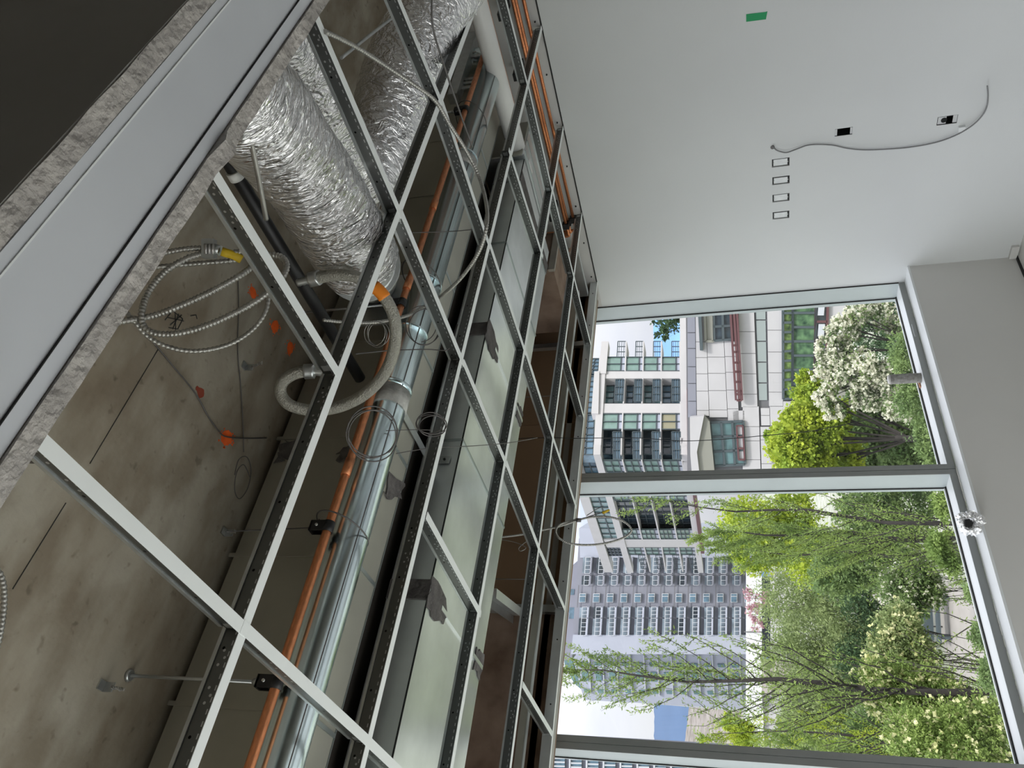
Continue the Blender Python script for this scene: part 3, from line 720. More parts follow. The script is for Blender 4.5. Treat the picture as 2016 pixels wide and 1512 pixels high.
MB().tube(PH[i1 - 3:i1 + 3], .022, 6).build('hex_nut', M['steel'], hose)
MB().tube(PH[i1:], .0125, 14).build('outlet_pipe', M['steel'], hose)
ib = int(np.argmin([np.linalg.norm(p - rd(752, 578, DH - .03)) for p in PH])); MB().tube(PH[ib - 5:ib + 3], .0178, 18).build('orange_band', M['orange'], hose)
MB().tube(PH[ib - 9:ib - 5], .0174, 18).build('white_band', M['white_plastic'], hose)

# ================================================================== wires
def wire(path, r, label, m=None, group='thin hanger wires', sub=8, name='hanger_wire', closed=False, grp=True):
    o = MB().tube(spline(path, sub, closed), r, 6, closed=closed).build(name, m or M['wire'])
    return tag(o, label, 'wire', group if grp else None)
def coil_path(cx, cy, rx, ry, dist, turns, seed, spread=.02, rot=0.0):
    rs = np.random.RandomState(seed); out = []; n = 28
    for t in range(int(turns * n) + 1):
        a = 2 * math.pi * t / n + .4; kx = 1 + .06 * math.sin(t * .13 + seed); j = rs.randn() * .0
        ox, oy = cx + math.sin(t / n * 2.1) * 4, cy + math.cos(t / n * 1.7) * 3
        u, v = rx * kx * math.cos(a), ry * kx * math.sin(a)
        out.append(rd(ox + u * math.cos(rot) - v * math.sin(rot), oy + u * math.sin(rot) + v * math.cos(rot), dist + spread * math.sin(a + seed)))
    return out
wire(coil_path(733, 854, 49, 49, 2.28, 3.1, 1), .0019, 'coil of dark hanger wire hanging in front of the copper pipe', sub=2)
wire(coil_path(849, 836, 28, 20, 2.42, 3.0, 2), .0018, 'smaller coil of hanger wire in front of the wide duct', sub=2)
wire(coil_path(832, 642, 32, 36, 2.62, 2.2, 3), .0016, 'loose ring of wire hanging round the round duct near the hose', sub=2)
wire(coil_path(742, 658, 20, 24, 2.55, 3, 5), .0011, 'thin pale wire coil hanging behind the braided hose', M['wire_bright'], sub=2)
wire(RDL([(760, 848, 2.5), (820, 846, 2.55), (880, 848, 2.6)]), .0012, 'thin straight wire crossing behind the two coils')
wire(RDL([(780, 893, 2.45), (850, 882, 2.55), (930, 878, 2.7), (1000, 872, 2.9), (1058, 862, 3.2)]), .0014, 'straight wire running from the coil towards the window')
_w0 = at(1058, 862, 1, 3.3)
wire([(_w0[0], _w0[1], ZS), (_w0[0], _w0[1], 2.95)] + [at(x, y, 1, 3.3) for x, y in [(1058, 862), (1100, 862), (1135, 863), (1250, 862), (1340, 868), (1420, 865), (1500, 858), (1600, 848), (1700, 828), (1745, 820)]], .0019, 'long dark wire drooping down in front of the right window', M['black'], sub=6)
wire(RDL([(515, 1405, 2.3), (560, 1412, 2.35), (632, 1423, 2.45)]) + [rd(632 + 50 * k / 30, 1428 + 5 * math.cos(k * .62) + k * .25, 2.45) for k in range(31)], .0016, 'hanger wire ending in a twisted curl beside the round duct', sub=3)
wire(RDL([(628, 1452, 2.45), (632, 1430, 2.45)]), .0014, 'short cut end of wire below the twisted curl')
wire(RDL([(700, 697, 2.4), (770, 690, 2.5), (840, 688, 2.6), (875, 690, 2.6), (885, 685, 2.6)]), .0017, 'wire tied across the round duct below the ring')
wire(RDL([(640, 470, 2.5), (760, 460, 2.7), (880, 456, 2.8), (930, 452, 2.75)]), .0016, 'wire tied across the round duct near the flexible ducts')
wire(RDL([(850, -10, 2.5), (852, 50, 2.5), (868, 110, 2.55), (905, 220, 2.7), (930, 290, 2.8)]), .0030, 'dark thin cable hanging down past the first crossing of tees')
wire(RDL([(672, 114, 2.3), (740, 60, 2.7), (790, 22, 3.0)]), .0050, 'straight steel rod slanting behind the armoured cable', M['steel'])
wire(RDL([(486, 225, 1.70), (497, 290, 1.74), (508, 345, 1.78), (517, 395, 1.82), (524, 432, 1.86)]), .0055, 'thin grey tube hanging in front of the fat flexible duct', M['bx'])
wire([at(x, y, 2, ZS - .006) for x, y in [(300, 672), (340, 720), (385, 775), (410, 820), (432, 850), (447, 860), (490, 863), (525, 862)]], .0022, 'dark wire stapled along the concrete slab through an orange spot')
wire([at(x, y, 2, ZS - .005) for x, y in [(468, 540), (470, 600), (468, 690), (474, 760), (478, 830), (480, 890)]], .0016, 'thin wire lying straight along the concrete slab')
wire([at(x, y, 2, ZS - .02) for x, y in [(462, 935), (470, 905), (486, 900), (494, 925), (488, 960), (472, 982), (462, 965), (466, 930), (480, 915), (492, 940)]], .0016, 'loose scribble of wire hanging at the edge of the dull duct')
wire(RDL([(100, 908, 1.75), (60, 910, 1.8), (20, 905, 1.9)]) , .0028, 'dark wire disappearing behind the bulkhead at the near tee')
wire([at(x, y, 1, 3.1) for x, y in [(985, 1062), (1015, 1068), (1035, 1078), (1025, 1085), (1022, 1078), (1040, 1065), (1045, 1078), (1055, 1082)]], .0016, 'bent hanger wire end beside the window loop cable', M['wire_bright'])
wire(RDL([(445, 1047, 2.25), (520, 1043, 2.4), (590, 1040, 2.55), (640, 1036, 2.6)]), .0018, 'taut wire from the slab anchor to the copper pipe clamp')
c, P = ribbed(RDL([(-20, 1110, 1.85), (0, 1130, 1.85), (8, 1165, 1.85), (6, 1210, 1.85), (-5, 1270, 1.85), (-25, 1320, 1.85)]), .0062, M['bx'], 'pale armoured cable curving at the edge of the picture by the slab')

# anchors and marks on the slab
def anchor(px, py, label, tail):
    q = at(px, py, 2, ZS); a_ = thing('slab_anchor', label, 'anchor', q, 'anchors in the concrete slab')
    MB().box(q[0] - .012, q[0] + .012, q[1] - .012, q[1] + .012, ZS - .004, ZS).build('plate', M['steel'], a_)
    MB().box(q[0] - .012, q[0] + .012, q[1] + .008, q[1] + .012, ZS - .03, ZS - .003).build('lug', M['steel'], a_)
    t0 = q + np.array([0, .01, -.022]); t1 = rd(*tail)
    pts = [t0 + (t1 - t0) * k / 24 + .004 * np.array([math.sin(k * 1.9), math.cos(k * 1.9), 0]) for k in range(25)]
    MB().tube(pts, .0016, 6).build('wire', M['wire_bright'], a_)
anchor(480, 720, 'small metal ceiling clip with a twisted wire above the braided hose', (515, 714, 2.35))
anchor(199, 1349, 'small metal ceiling clip with a twisted wire beside the threaded rod', (243, 1358, 2.25))
anchor(440, 1046, 'small metal ceiling clip at the edge of the dull duct', (462, 1047, 2.3))
def splat(px, py, r, seed, squash=1.0):
    c_ = at(px, py, 2, ZS); rs = np.random.RandomState(seed); pts = []
    for k in range(22):
        a = 2 * math.pi * k / 22; rr = r * (1 + .06 * rs.randn() + .12 * math.sin(2 * a + seed))
        pts.append((c_[0] + rr * math.cos(a) * squash, c_[1] + rr * math.sin(a), ZS - .0015))
    MB().slab(pts, (0, 0, .001)).build('paint_mark', M['paint'], ceil)
    for j in range(14):
        a, q = rs.rand() * 6.28, r * (1.1 + .5 * rs.rand()); s_ = r * .07 * (1 + rs.rand())
        x, y = c_[0] + q * math.cos(a), c_[1] + q * math.sin(a)
        MB().slab([(x + s_ * math.cos(t), y + s_ * math.sin(t), ZS - .0015) for t in np.linspace(0, 6.28, 7)[:-1]], (0, 0, .001)).build('paint_fleck', M['paint'], ceil)
for i, (x, y, r) in enumerate([(541, 643, .023), (571, 685, .022), (588, 652, .015), (498, 577, .020), (506, 518, .013), (446, 862, .026), (627, 757, .022)]): splat(x, y, r, i + 1)
def mark(pts, w=.004):
    P = [at(x, y, 2, ZS - .0012) for x, y in pts]; mb = MB()
    for a, b in zip(P[:-1], P[1:]): mb.bar(a, b, w, .001)
    mb.build('marker_line', M['pencil'], ceil)
for seg in [[(330, 625), (362, 632)], [(335, 640), (358, 620)], [(345, 615), (346, 650)], [(352, 618), (340, 648)], [(375, 622), (386, 620), (388, 628)], [(325, 630), (340, 612), (360, 628), (350, 648), (332, 645)]]: mark(seg, .0025)
mark([(312, 687), (177, 913)], .0018); mark([(130, 990), (25, 1160)], .0018)
# dark water stains / blotches are in the concrete's own colour noise; rusty spot
q = at(393, 771, 2, ZS); MB().slab([(q[0] + .014 * math.cos(a) * (1 + .4 * math.sin(3 * a)), q[1] + .022 * math.sin(a), ZS - .0014) for a in np.linspace(0, 6.28, 13)[:-1]], (0, 0, .001)).build('paint_mark', mat('rust spot', (0.30, 0.06, 0.03), .9), ceil)

# ================================================================== far right corner of the plenum
pv = thing('white_pipe', 'fat white plastic pipe slanting across the far corner of the grid', 'pipe', (3.7, 1.6, 2.795), None)
p0, p1 = at(935, -10, 2, 2.795), at(1030, 338, 2, 2.795); xm = (p0[0] + p1[0]) / 2; p1 = at(1030, 342, 0, xm)
MB().tube([(xm, .8, 2.795), (xm, p1[1], 2.795)], .048, 28).build('pipe', M['white_plastic'], pv)
MB().tube([(xm, p1[1] - .09, 2.795), (xm, p1[1] + .0, 2.795)], .053, 28).build('coupling', M['white_plastic'], pv)
w2 = MB().tube([(XW - .30, 2.05, 3.09), (XW - .30, 2.75, 3.06)], .05, 24).build('white_pipe', M['white_plastic'])
tag(w2, 'shorter white pipe behind the fat white one', 'pipe')
lab_l = ['thin copper line beside the fat white pipe', 'copper line second from the right wall', 'pair of copper lines against the right wall, inner one', 'outermost copper line against the right wall']
for i, (x, z) in enumerate([(xm + .10, 2.78), (4.098, 2.705), (4.066, 2.712), (4.122, 2.669)]):
    t = thing('copper_line', lab_l[i], 'pipe', (x, 1.5, z), 'copper pipes')
    MB().tube([(x, .9, z), (x, 3.05 if i else 2.1, z)], .0095, 14).build('pipe', M['copper'], t)
    if i:
        MB().tube(spline([(x, 3.05, z), (x, 3.1, z), (x + .002, 3.13, z + .03), (x + .002, 3.13, z + .35)], 5), .0095, 12).build('riser', M['copper'], t)
        MB().box(x - .018, x + .018, 3.02, 3.06, z - .02, z + .02).build('insulation', M['black'], t)
for i, yy in enumerate([1.62, 1.95, 2.9]):
    o = MB().box(XW - .17, XW, yy, yy + .04, 2.752, 2.79).build('pipe_bracket', M['black']); tag(o, ['dark bracket under the copper lines, nearest the camera', 'dark bracket under the copper lines, second along', 'dark bracket under the copper lines by the window'][i], 'bracket', 'brackets for the copper lines')
# cable tray / perforated channel with small tubes
pc = thing('cable_tray', 'galvanised perforated channel with rungs beside the dull duct', 'cable tray', at(900, 130, 2, 3.0), None)
p, q = at(933, 72, 2, 2.97), at(893, 195, 2, 2.97)
MB().bar(p, q, .055, .05).build('side_rail', M['steel'], pc)
for k in range(9):
    r = p + (q - p) * (k + .5) / 9
    MB().obox(r + np.array([.024, .004, -.01]), (.012, 0, 0), (0, .012, 0), (0, 0, .006)).build('slot', M['dark_hole'], pc)
for k, (fa, fb) in enumerate([(.25, .0), (.3, .02), (.36, .05), (.72, .0), (.78, .02), (.85, .05)]):
    r = p + (q - p) * fa
    MB().tube([r, r + RM[0] * .15 + RM[1] * (-.03 if k < 3 else -.02)], .008, 10).build('rung', M['steel'], pc)
ch = thing('steel_brace', 'slanting flat steel brace above the white pipe', 'brace', at(970, 10, 2, 2.9), None)
MB().bar(at(955, -10, 2, 2.92), at(1000, 60, 2, 2.92), .06, .004).build('flat', M['galv'], ch)
bx_ = thing('metal_cabinet', 'pale galvanised box beyond the end of the wide duct', 'box', (3.6, 3.0, 2.8), None)
a = at(1060, 420, 2, 2.74)
MB().box(XB1 + .02, XB1 + .32, YB0 - .02, YB1 - .1, ZB, ZB1 + .1).build('casing', M['galv'], bx_)
MB().box(XB1 + .01, XB1 + .33, YB0 - .03, YB0 - .02, ZB + .01, ZB1 + .09).build('end_plate', M['galv_dull'], bx_)
for k in range(3): MB().box(XB1 + .05 + .1 * k, XB1 + .055 + .1 * k, YB0 - .02, YB1 - .1, ZB - .004, ZB).build('seam', M['seam'], bx_)
# framing between the wide duct and the window
hc_ = thing('furring_channel', 'long grey furring channel hanging above the window side tees', 'channel', (1.5, 3.47, 2.7), None)
MB().box(-2.0, 3.9, 3.452, 3.488, 2.690, 2.694).build('flange', M['galv'], hc_)
MB().box(-2.0, 3.9, 3.452, 3.455, 2.694, 2.726).build('web', M['galv_dull'], hc_)
MB().box(-2.0, 3.9, 3.485, 3.488, 2.694, 2.726).build('web', M['galv_dull'], hc_)
for k, x in enumerate([-.5, .6, 1.8, 3.0]):
    MB().cyl((x, 3.47, 2.72), (x, 3.47, ZS), .002, 6).build('hanger_wire', M['wire'], hc_)
sb = thing('stud_brace', 'punched metal stud bracing from the wide duct to the window wall', 'metal stud', (1.6, 3.3, 2.9), None)
A, B = at(1028, 1212, 1, 3.60), at(962, 1162, 1, 2.95)
dv = (B - A) / np.linalg.norm(B - A); sd = np.cross(dv, (0, 0, 1)); sd /= np.linalg.norm(sd); upv = np.cross(sd, dv)
B = B + dv * .04
MB().obox((A + B) / 2, dv * np.linalg.norm(B - A) / 2, sd * .0012 + upv * 0, upv * .045).build('web', M['galv'], sb)
for s_ in (-1, 1): MB().obox((A + B) / 2 + upv * .045 * s_ + sd * .02, dv * np.linalg.norm(B - A) / 2, sd * .02, upv * .0012).build('flange', M['galv'], sb)
for k in (.3, .62):
    q = A + (B - A) * k
    MB().obox(q - sd * .0016, dv * .035, sd * .0008, upv * .012).build('punched_slot', M['dark_hole'], sb)
for i, (px, py) in enumerate([(1120, 675), (1096, 1196)]):
    x = at(px, py, 1, 3.70)[0]
    s_ = thing('metal_stud', ['pale metal stud across the brown board near the right wall', 'pale metal stud across the brown board at the colour change'][i], 'metal stud', (x, 3.7, HC), 'studs on the brown boards')
    MB().box(x - .02, x + .02, YT + .03, 3.741, HC + .027, HC + .06).build('track', M['galv'], s_)
    MB().box(x - .02, x + .02, 3.71, 3.741, HC + .06, ZS - .01).build('upright', M['galv'], s_)
dusty = mat('dusty pale metal', (.40, .37, .32), .7, noise=.1)
for i, (px, py) in enumerate([(1100, 526), (1100, 549)]):
    x = at(px, py, 1, 3.69)[0]
    o = MB().box(x - .018, x + .018, 3.66, 3.744, HC + .027, ZS).build('metal_stud', dusty); tag(o, ['dusty upright stud in the dark corner, nearest the right wall', 'dusty upright stud in the dark corner, second from the right wall'][i], 'metal stud')
cas = thing('boarded_casing', 'brown boarded casing in the dark corner past the end of the wide duct', 'casing', (3.84, 3.3, 2.75), None)
MB().box(3.67, 4.03, 3.06, 3.60, 2.76, ZS - .01).build('boards', M['brown_mottled'], cas)
MB().box(3.66, 4.04, 3.05, 3.07, 2.75, 2.79).build('lower_rail', dusty, cas)
lin = MB().box(-2.5, 3.45, 2.13, 2.84, 2.935, 3.262).build('lined_duct', mat('dark duct lining', (.035, .028, .022), .9, noise=.3, nscale=3)); tag(lin, 'dark lined duct seen in the gap between the two metal ducts', 'duct')  # dark box added to give the gap its shade
o = MB().box(XW - .16, XW - .12, 3.2, 3.60, 2.66, 2.72).build('angle_bracket', M['galv']); tag(o, 'short grey angle in the corner by the window trim', 'bracket')

# ================================================================== on the right wall
for i, r in enumerate(PALE):
    y0, y1, z0, z1 = r
    b = thing('device_box', 'pale covered device box in the row of four, %s from the window' % ordn[3 - i], 'device box', (XW, (y0 + y1) / 2, (z0 + z1) / 2), 'row of pale device boxes')
    e_ = .0055
    MB().box(XW + .012, XW + .016, y0, y1, z0, z1).build('back', M['box_steel'], b)
    MB().box(XW + .004, XW + .012, y0 + e_ * (2 if i in (1, 3) else 1.3), y1 - e_ * 1.2, z0 + e_ * 2, z1 - e_ * 1.6).build('cover', M['box_pale'], b)
    MB().box(XW + .001, XW + .012, y0, y0 + .003, z0, z1).build('ring_side', M['box_steel'], b)
    MB().box(XW + .001, XW + .012, y0, y1, z0, z0 + .004).build('ring_side', M['box_steel'], b)
    for zz in (z0 + .009, z1 - .009): MB().cyl((XW + .001, (y0 + y1) / 2, zz), (XW + .006, (y0 + y1) / 2, zz), .0028, 8).build('screw', M['steel'], b)
for i, r in enumerate(DARK):
    y0, y1, z0, z1 = r
    b = thing('device_box', ['open black device box above the cable', 'open device box with a round punched hole near the floor'][i], 'device box', (XW, (y0 + y1) / 2, (z0 + z1) / 2), 'open device boxes')
    MB().box(XW + .07, XW + .075, y0, y1, z0, z1).build('back', M['dark_hole'], b)
    for a_, c_ in ((y0 - .001, y0 + .001), (y1 - .001, y1 + .001)): MB().box(XW + .002, XW + .07, a_, c_, z0, z1).build('side', M['dark_hole'], b)
    for a_, c_ in ((z0 - .001, z0 + .001), (z1 - .001, z1 + .001)): MB().box(XW + .002, XW + .07, y0, y1, a_, c_).build('side', M['dark_hole'], b)
    if i == 0:
        for zz in (z0, z1 - .012): MB().box(XW + .002, XW + .006, y0 + .004, y1 - .004, zz, zz + .012).build('ear', M['ear'], b)
    else:
        MB().box(XW + .004, XW + .007, y0 + .004, y1 - .004, z0 + .001, z0 + .022).build('ear', M['ear'], b)
        MB().box(XW + .004, XW + .007, y0 + .005, y1 - .004, z1 - .045, z1 - .004).build('knockout_plate', M['ear'], b)
        c_ = (y0 + y1) / 2; zc = z1 - .034
        MB().cyl((XW + .002, c_, zc), (XW + .0045, c_, zc), .015, 20).build('knockout_hole', M['dark_hole'], b)
tp = [at(x, y, 0, XW - .0008) for x, y in [(1469, 28), (1507, 23.5), (1511, 22), (1508, 38), (1469, 43)]]
tag(MB().slab(tp, (-.0005, 0, 0)).build('tape_strip', M['tape']), 'short strip of green painter tape on the right wall', 'tape')
cpts = [(1522, 288, 0), (1528, 295, .015), (1538, 299, .02), (1550, 300, .02), (1570, 293, .015), (1590, 286, .012), (1612, 284.5, .01), (1640, 286, .01), (1668, 292, .01), (1700, 295, .01), (1740, 294, .01), (1790, 290, .01), (1840, 281, .01), (1880, 267, .012), (1910, 250, .02), (1930, 232, .03), (1942, 212, .04), (1945, 190, .05), (1943.5, 169, .06)]
wc, P = ribbed([at(x, y, 0, XW - .006 - o) for x, y, o in cpts], .0043, M['bx_wall'], 'thin armoured cable hanging out of a hole in the right wall', pitch=.009, n=8)
q = at(1893, 253, 0, XW - .008); MB().box(XW - .02, XW, q[1] - .014, q[1] + .014, q[2] - .016, q[2] + .016).build('cable_tag', M['box_pale'], wc)
q = at(1521, 290, 0, XW - .002); MB().cyl((XW - .004, q[1], q[2]), (XW + .0, q[1], q[2]), .012, 10).build('wall_hole', M['wire'], wc)
# baseboard gap bits in the far floor corner
o = MB().box(XW - .02, XW, 3.63, 3.725, .01, .05).build('baseboard_right', M['knee'], kind='structure')

# ================================================================== things on the sill
q = at(1815, 744, 2, ZRAIL); cz = ZRAIL
cyl_ = thing('concrete_core', 'mottled grey concrete core standing upright on the window sill', 'core sample', (q[0], YF + .06, cz), None)
top = at(1752, 746, 1, YF + .06)[2]; cx_ = at(1790, 745, 1, YF + .06)[0]
MB().tube([(cx_, YF + .06, cz + (top - cz) * k / 12) for k in range(13)], .0295, 28, radii=[[.0295 * (1 + .02 * mnoise.noise(Vector((k * 1.3, j * .9, 2)))) for j in range(28)] for k in range(13)]).build('body', M['core'], cyl_)
MB().cyl((cx_, YF + .06, top), (cx_, YF + .06, top + .012), .029, 24, .024).build('broken_end', M['core_top'], cyl_)
fb = thing('foil_ball', 'crumpled ball of silver foil sitting on the sill edge', 'foil', at(1908, 1028, 2, ZRAIL), None)
bc = at(1909, 1029, 2, ZSILL + .052)
bm = bmesh.new(); bmesh.ops.create_icosphere(bm, subdivisions=4, radius=.056)
for v in bm.verts:
    n_ = mnoise.noise(v.co * 32) * .35 + mnoise.noise(v.co * 90) * .30 + abs(mnoise.noise(v.co * 55 + Vector((3, 1, 2)))) * .30 - .08
    v.co *= (1 + n_); v.co.z *= .95
    dv_ = Vector(v.co).normalized().dot(Vector((-.55, -.75, .35)).normalized())
    if dv_ > .86: v.co *= .45
me = bpy.data.meshes.new('crumple'); bm.to_mesh(me); bm.free(); me.materials.append(mat('ball foil', (.93, .93, .94), .2, metal=.9, bump=.5, bscale=60)); me.transform(Matrix.Translation(Vector(bc)))
link('crumple', me, fb)
q = Vector(bc) + Vector((-.55, -.75, .35)).normalized() * .026
MB().obox(q, (.016, -.010, 0), (.004, .006, .0), (0, .004, .016)).build('dark_hollow', M['dark_hole'], fb)
q = at(1812, 757, 2, ZRAIL); o = MB().obox(q + np.array([0, 0, .004]), (.022, 0, 0), (0, .008, 0), (0, 0, .004)).build('debris_chip', mat('brown chip', (.45, .22, .12), .8)); tag(o, 'small brown chip lying beside the concrete core', 'debris')

# ================================================================== outdoors
ME = {}
ME['bwhite'] = mat('pale facade panel', (0.50, 0.485, 0.49), .7, noise=.03, nscale=.5)
ME['bpanel'] = mat('grey white podium panel', (0.45, 0.44, 0.455), .7, noise=.04, nscale=.4)
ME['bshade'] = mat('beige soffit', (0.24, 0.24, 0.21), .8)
ME['bgrey'] = mat('lavender grey tower', (0.22, 0.225, 0.27), .7, noise=.03, nscale=.3)
ME['btower'] = mat('pale blue white tower', (0.38, 0.40, 0.48), .7, noise=.03, nscale=.3)
ME['joint'] = mat('panel joint', (0.13, 0.13, 0.14), .8)
ME['teal'] = mat('teal window glass', (0.10, 0.19, 0.20), .08, metal=.0, noise=.25, nscale=.9, spec=.9)
ME['teal2'] = mat('green window glass', (0.18, 0.28, 0.25), .12, noise=.12, nscale=.8, spec=.9)
ME['blueg'] = mat('blue window glass', (0.09, 0.16, 0.22), .08, noise=.35, nscale=.7, spec=.9)
ME['darkg'] = mat('dark window glass', (0.03, 0.045, 0.06), .1, noise=.4, nscale=1.2, spec=.8)
ME['rail'] = mat('dark rail', (0.06, 0.08, 0.09), .5)
ME['wrail'] = mat('white rail', (0.48, 0.50, 0.54), .5)
ME['red'] = mat('red brown metal', (0.11, 0.045, 0.05), .5)
ME['towerg'] = mat('pale tower window glass', (0.19, 0.235, 0.28), .15, noise=.35, nscale=.6, spec=.7)

def plane_h(px, py, depth, turn=0.0):
    """vertical plane through the pixel at a depth, its normal turned by an angle from the viewing heading"""
    p = pd(px, py, depth); a = YAW + turn
    return (np.array([-math.sin(a), -math.cos(a), 0.0]), p)
def quad(mb, pl, q4, out=0.0, th=.3):
    n, p = pl; pl2 = (n, p + n * out)
    mb.slab([atp(x, y, pl2) for x, y in q4], -n * th); return mb
def fq(f, y0, y1, ia, ib):
    return [(f(y0)[ia], y0), (f(y0)[ib], y0), (f(y1)[ib], y1), (f(y1)[ia], y1)]

# ---- white apartment block with balconies
ab = thing('apartment_block', 'white framed apartment block with teal glass balconies seen through both windows', 'building', pd(1500, 800, 112), None)
plR = (np.array([0.0, -1.0, 0.0]), pd(1260, 895, 110))
lh = YAW - math.radians(30.6); plL = (np.array([-math.cos(lh), math.sin(lh), 0.0]), pd(1260, 895, 110))
if plL[0].dot(FH) > 0: plL = (-plL[0], plL[1])
st_y = [560, 640, 730, 812, 895, 928, 975, 1070, 1128]
st_x = {  # beam left, beam right, three fins, base left, base right, strip end
    560: (1187, 1201, 1236, 1269, 1304, 1337.5, 1350, 1366), 640: (1186, 1199, 1234.5, 1268, 1303, 1338.5, 1351, 1366), 730: (1177, 1191, 1231, 1266, 1302, 1339.5, 1351, 1367),
    812: (1169.5, 1186.5, 1226.5, 1263.5, 1301.5, 1340, 1352, 1359), 895: (1168, 1182, 1223, 1261, 1300, 1341, 1353, 1359), 928: (1179, 1193, 1233.5, 1271.5, 1308.5, 1347, 1357, 1363),
    975: (1193, 1206, 1245, 1280, 1316, 1355, 1366, 1372), 1070: (1222, 1232, 1266.5, 1302, 1335, 1368, 1379, 1386), 1128: (1235, 1247, 1281, 1311, 1345, 1376, 1385, 1392)}
def fx(y):
    return [float(np.interp(y, st_y, [st_x[s][k] for s in st_y])) for k in range(8)]
def plane_of(y): return plR if y <= 895 else plL
# body behind everything
for y0, y1 in ((703, 895), (895, 1092)):
    pl = plane_of((y0 + y1) / 2)
    mb = MB(); quad(mb, pl, [(fx(y0)[1], y0), (fx(y0)[6], y0), (fx(y1)[6], y1), (fx(y1)[1], y1)], -2.4, 4); mb.build('core_wall', ME['blueg'], ab)
    y0 = 560 if y0 == 703 else y0
    mb = MB(); quad(mb, pl, fq(fx, y0, min(y1 + 36, 1128) if y1 > 900 else y1, 5, 6), .25, 1.5); mb.build('base_beam', ME['bwhite'], ab)
    if y1 <= 895:
        mb = MB(); quad(mb, pl, fq(fx, 700, y1, 0, 1), .25, 1.5); mb.build('top_beam', ME['bwhite'], ab)
mb = MB(); quad(mb, plR, [(1184.5, 672), (1198, 672), (1193, 735), (1178, 735)], .40, 1.5); mb.build('top_beam', ME['bwhite'], ab)
mb = MB(); quad(mb, plR, [(1170, 731), (1180, 731), (1178, 814), (1164, 814)], .5, 1.5); mb.build('top_beam', ME['bwhite'], ab)
mb = MB(); quad(mb, plL, fq(fx, 895, 1128, 0, 1), .25, 1.5); mb.build('top_beam', ME['bwhite'], ab)
# vertical white bands (party walls) between the bays
for y0, y1 in ((730, 745), (794.5, 813), (1062, 1078)):
    mb = MB(); quad(mb, plane_of(y0), [(fx(y0)[0], y0), (fx(y0)[6], y0), (fx(y1)[6], y1), (fx(y1)[0], y1)], .1, 2.2); mb.build('party_wall', ME['bwhite'], ab)
# slab fins between floors
for k in (2, 3, 4, 5):
    for y0, y1 in ((672, 730), (745, 794), (813, 895), (895, 1062), (1078, 1126)):
        a, b = fx(y0), fx(y1); t = 1.6
        mb = MB(); quad(mb, plane_of((y0 + y1) / 2), [(a[k] - t, y0), (a[k] + t * .6, y0), (b[k] + t * .6, y1), (b[k] - t, y1)], .2, 2.6); mb.build('balcony_slab', ME['bwhite'], ab)
floors_i = [(1, 2), (2, 3), (3, 4), (4, 5)]
def cell(y0, y1, ia, ib, m, nrow, ncol, out, spandrel=.22, barw=.13):
    """glazed panel of one bay on one floor: pane, white spandrel, dark glazing bars"""
    pl = plane_of((y0 + y1) / 2)
    def P(u, v):
        y = y0 + (y1 - y0) * v; r = fx(y); return (r[ia] + 1 + (r[ib] - r[ia] - 2.2) * u, y)
    mb = MB(); quad(mb, pl, [P(0, 0), P(1 - spandrel, 0), P(1 - spandrel, 1), P(0, 1)], out, .2); wp = mb.build('window_pane', m, ab)
    if spandrel > 0:
        mb = MB(); quad(mb, pl, [P(1 - spandrel, 0), P(1, 0), P(1, 1), P(1 - spandrel, 1)], out + .05, .25); mb.build('spandrel', ME['btower'], ab)
    mb = MB(); n, p = pl; pl2 = (n, p + n * (out + .12))
    for v in np.linspace(0, 1, nrow + 1): mb.bar(atp(*P(0, v), pl2), atp(*P(1, v), pl2), barw, barw, up=n)
    for u in list(np.linspace(0, 1 - spandrel, ncol + 1)): mb.bar(atp(*P(u, 0), pl2), atp(*P(u, 1), pl2), barw, barw, up=n)
    mb.build('glazing_bars', ME['rail'], wp)
for fi, (ia, ib) in enumerate(floors_i):
    rs = random.Random(fi)
    cell(703, 730, ia, ib, ME['teal2'], 2, 1, 0)
    cell(748, 794, ia, ib, ME['blueg'] if fi % 2 else ME['teal'], 4, 2, -1.6, .0)
    cell(815, 845, ia, ib, ME['teal2'] if fi < 3 else mat('beige blind', (.30, .28, .19), .7), 2, 1, 0)
    cell(848, 894, ia, ib, ME['darkg'], 3, 2, -1.6, 0.0)
    cell(907, 929, ia, ib, ME['teal2'], 2, 2, 0)
    cell(968, 985, ia, ib, ME['teal2'], 2, 2, 0)
    cell(988, 1041, ia, ib, ME['darkg'], 5, 2, -1.4, 0.0)
    cell(1043, 1061, ia, ib, ME['teal2'], 2, 3, 0)
    cell(1078, 1092, ia, ib, ME['teal2'], 2, 2, 0)
    # balcony screens: frames with bars and glass
    for y0, y1, o_ in ((672, 703, 0), (850, 904, .1), (1093, 1120, 0), (747, 790, .1)):
        pl = plane_of((y0 + y1) / 2); n, p = pl; pl2 = (n, p + n * (o_ + .1)); mb = MB()
        def P(u, v):
            y = y0 + (y1 - y0) * v; r = fx(y); return (r[ia] + (r[ib] - r[ia]) * u, y)
        for v in np.linspace(0, 1, 4): mb.bar(atp(*P(.55, v), pl2), atp(*P(.97, v), pl2), .1, .1, up=n)
        for u in (.55, .64, .76, .88, .97): mb.bar(atp(*P(u, 0), pl2), atp(*P(u, 1), pl2), .07 if .55 < u < .97 else .14, .08, up=n)
        mb.build('balcony_rail', ME['rail'], ab)
        if o_ > 0:
            mb = MB(); quad(mb, pl, [P(.57, 0), P(.95, 0), P(.95, 1), P(.57, 1)], o_, .05); mb.build('balcony_glass', ME['blueg'], ab)
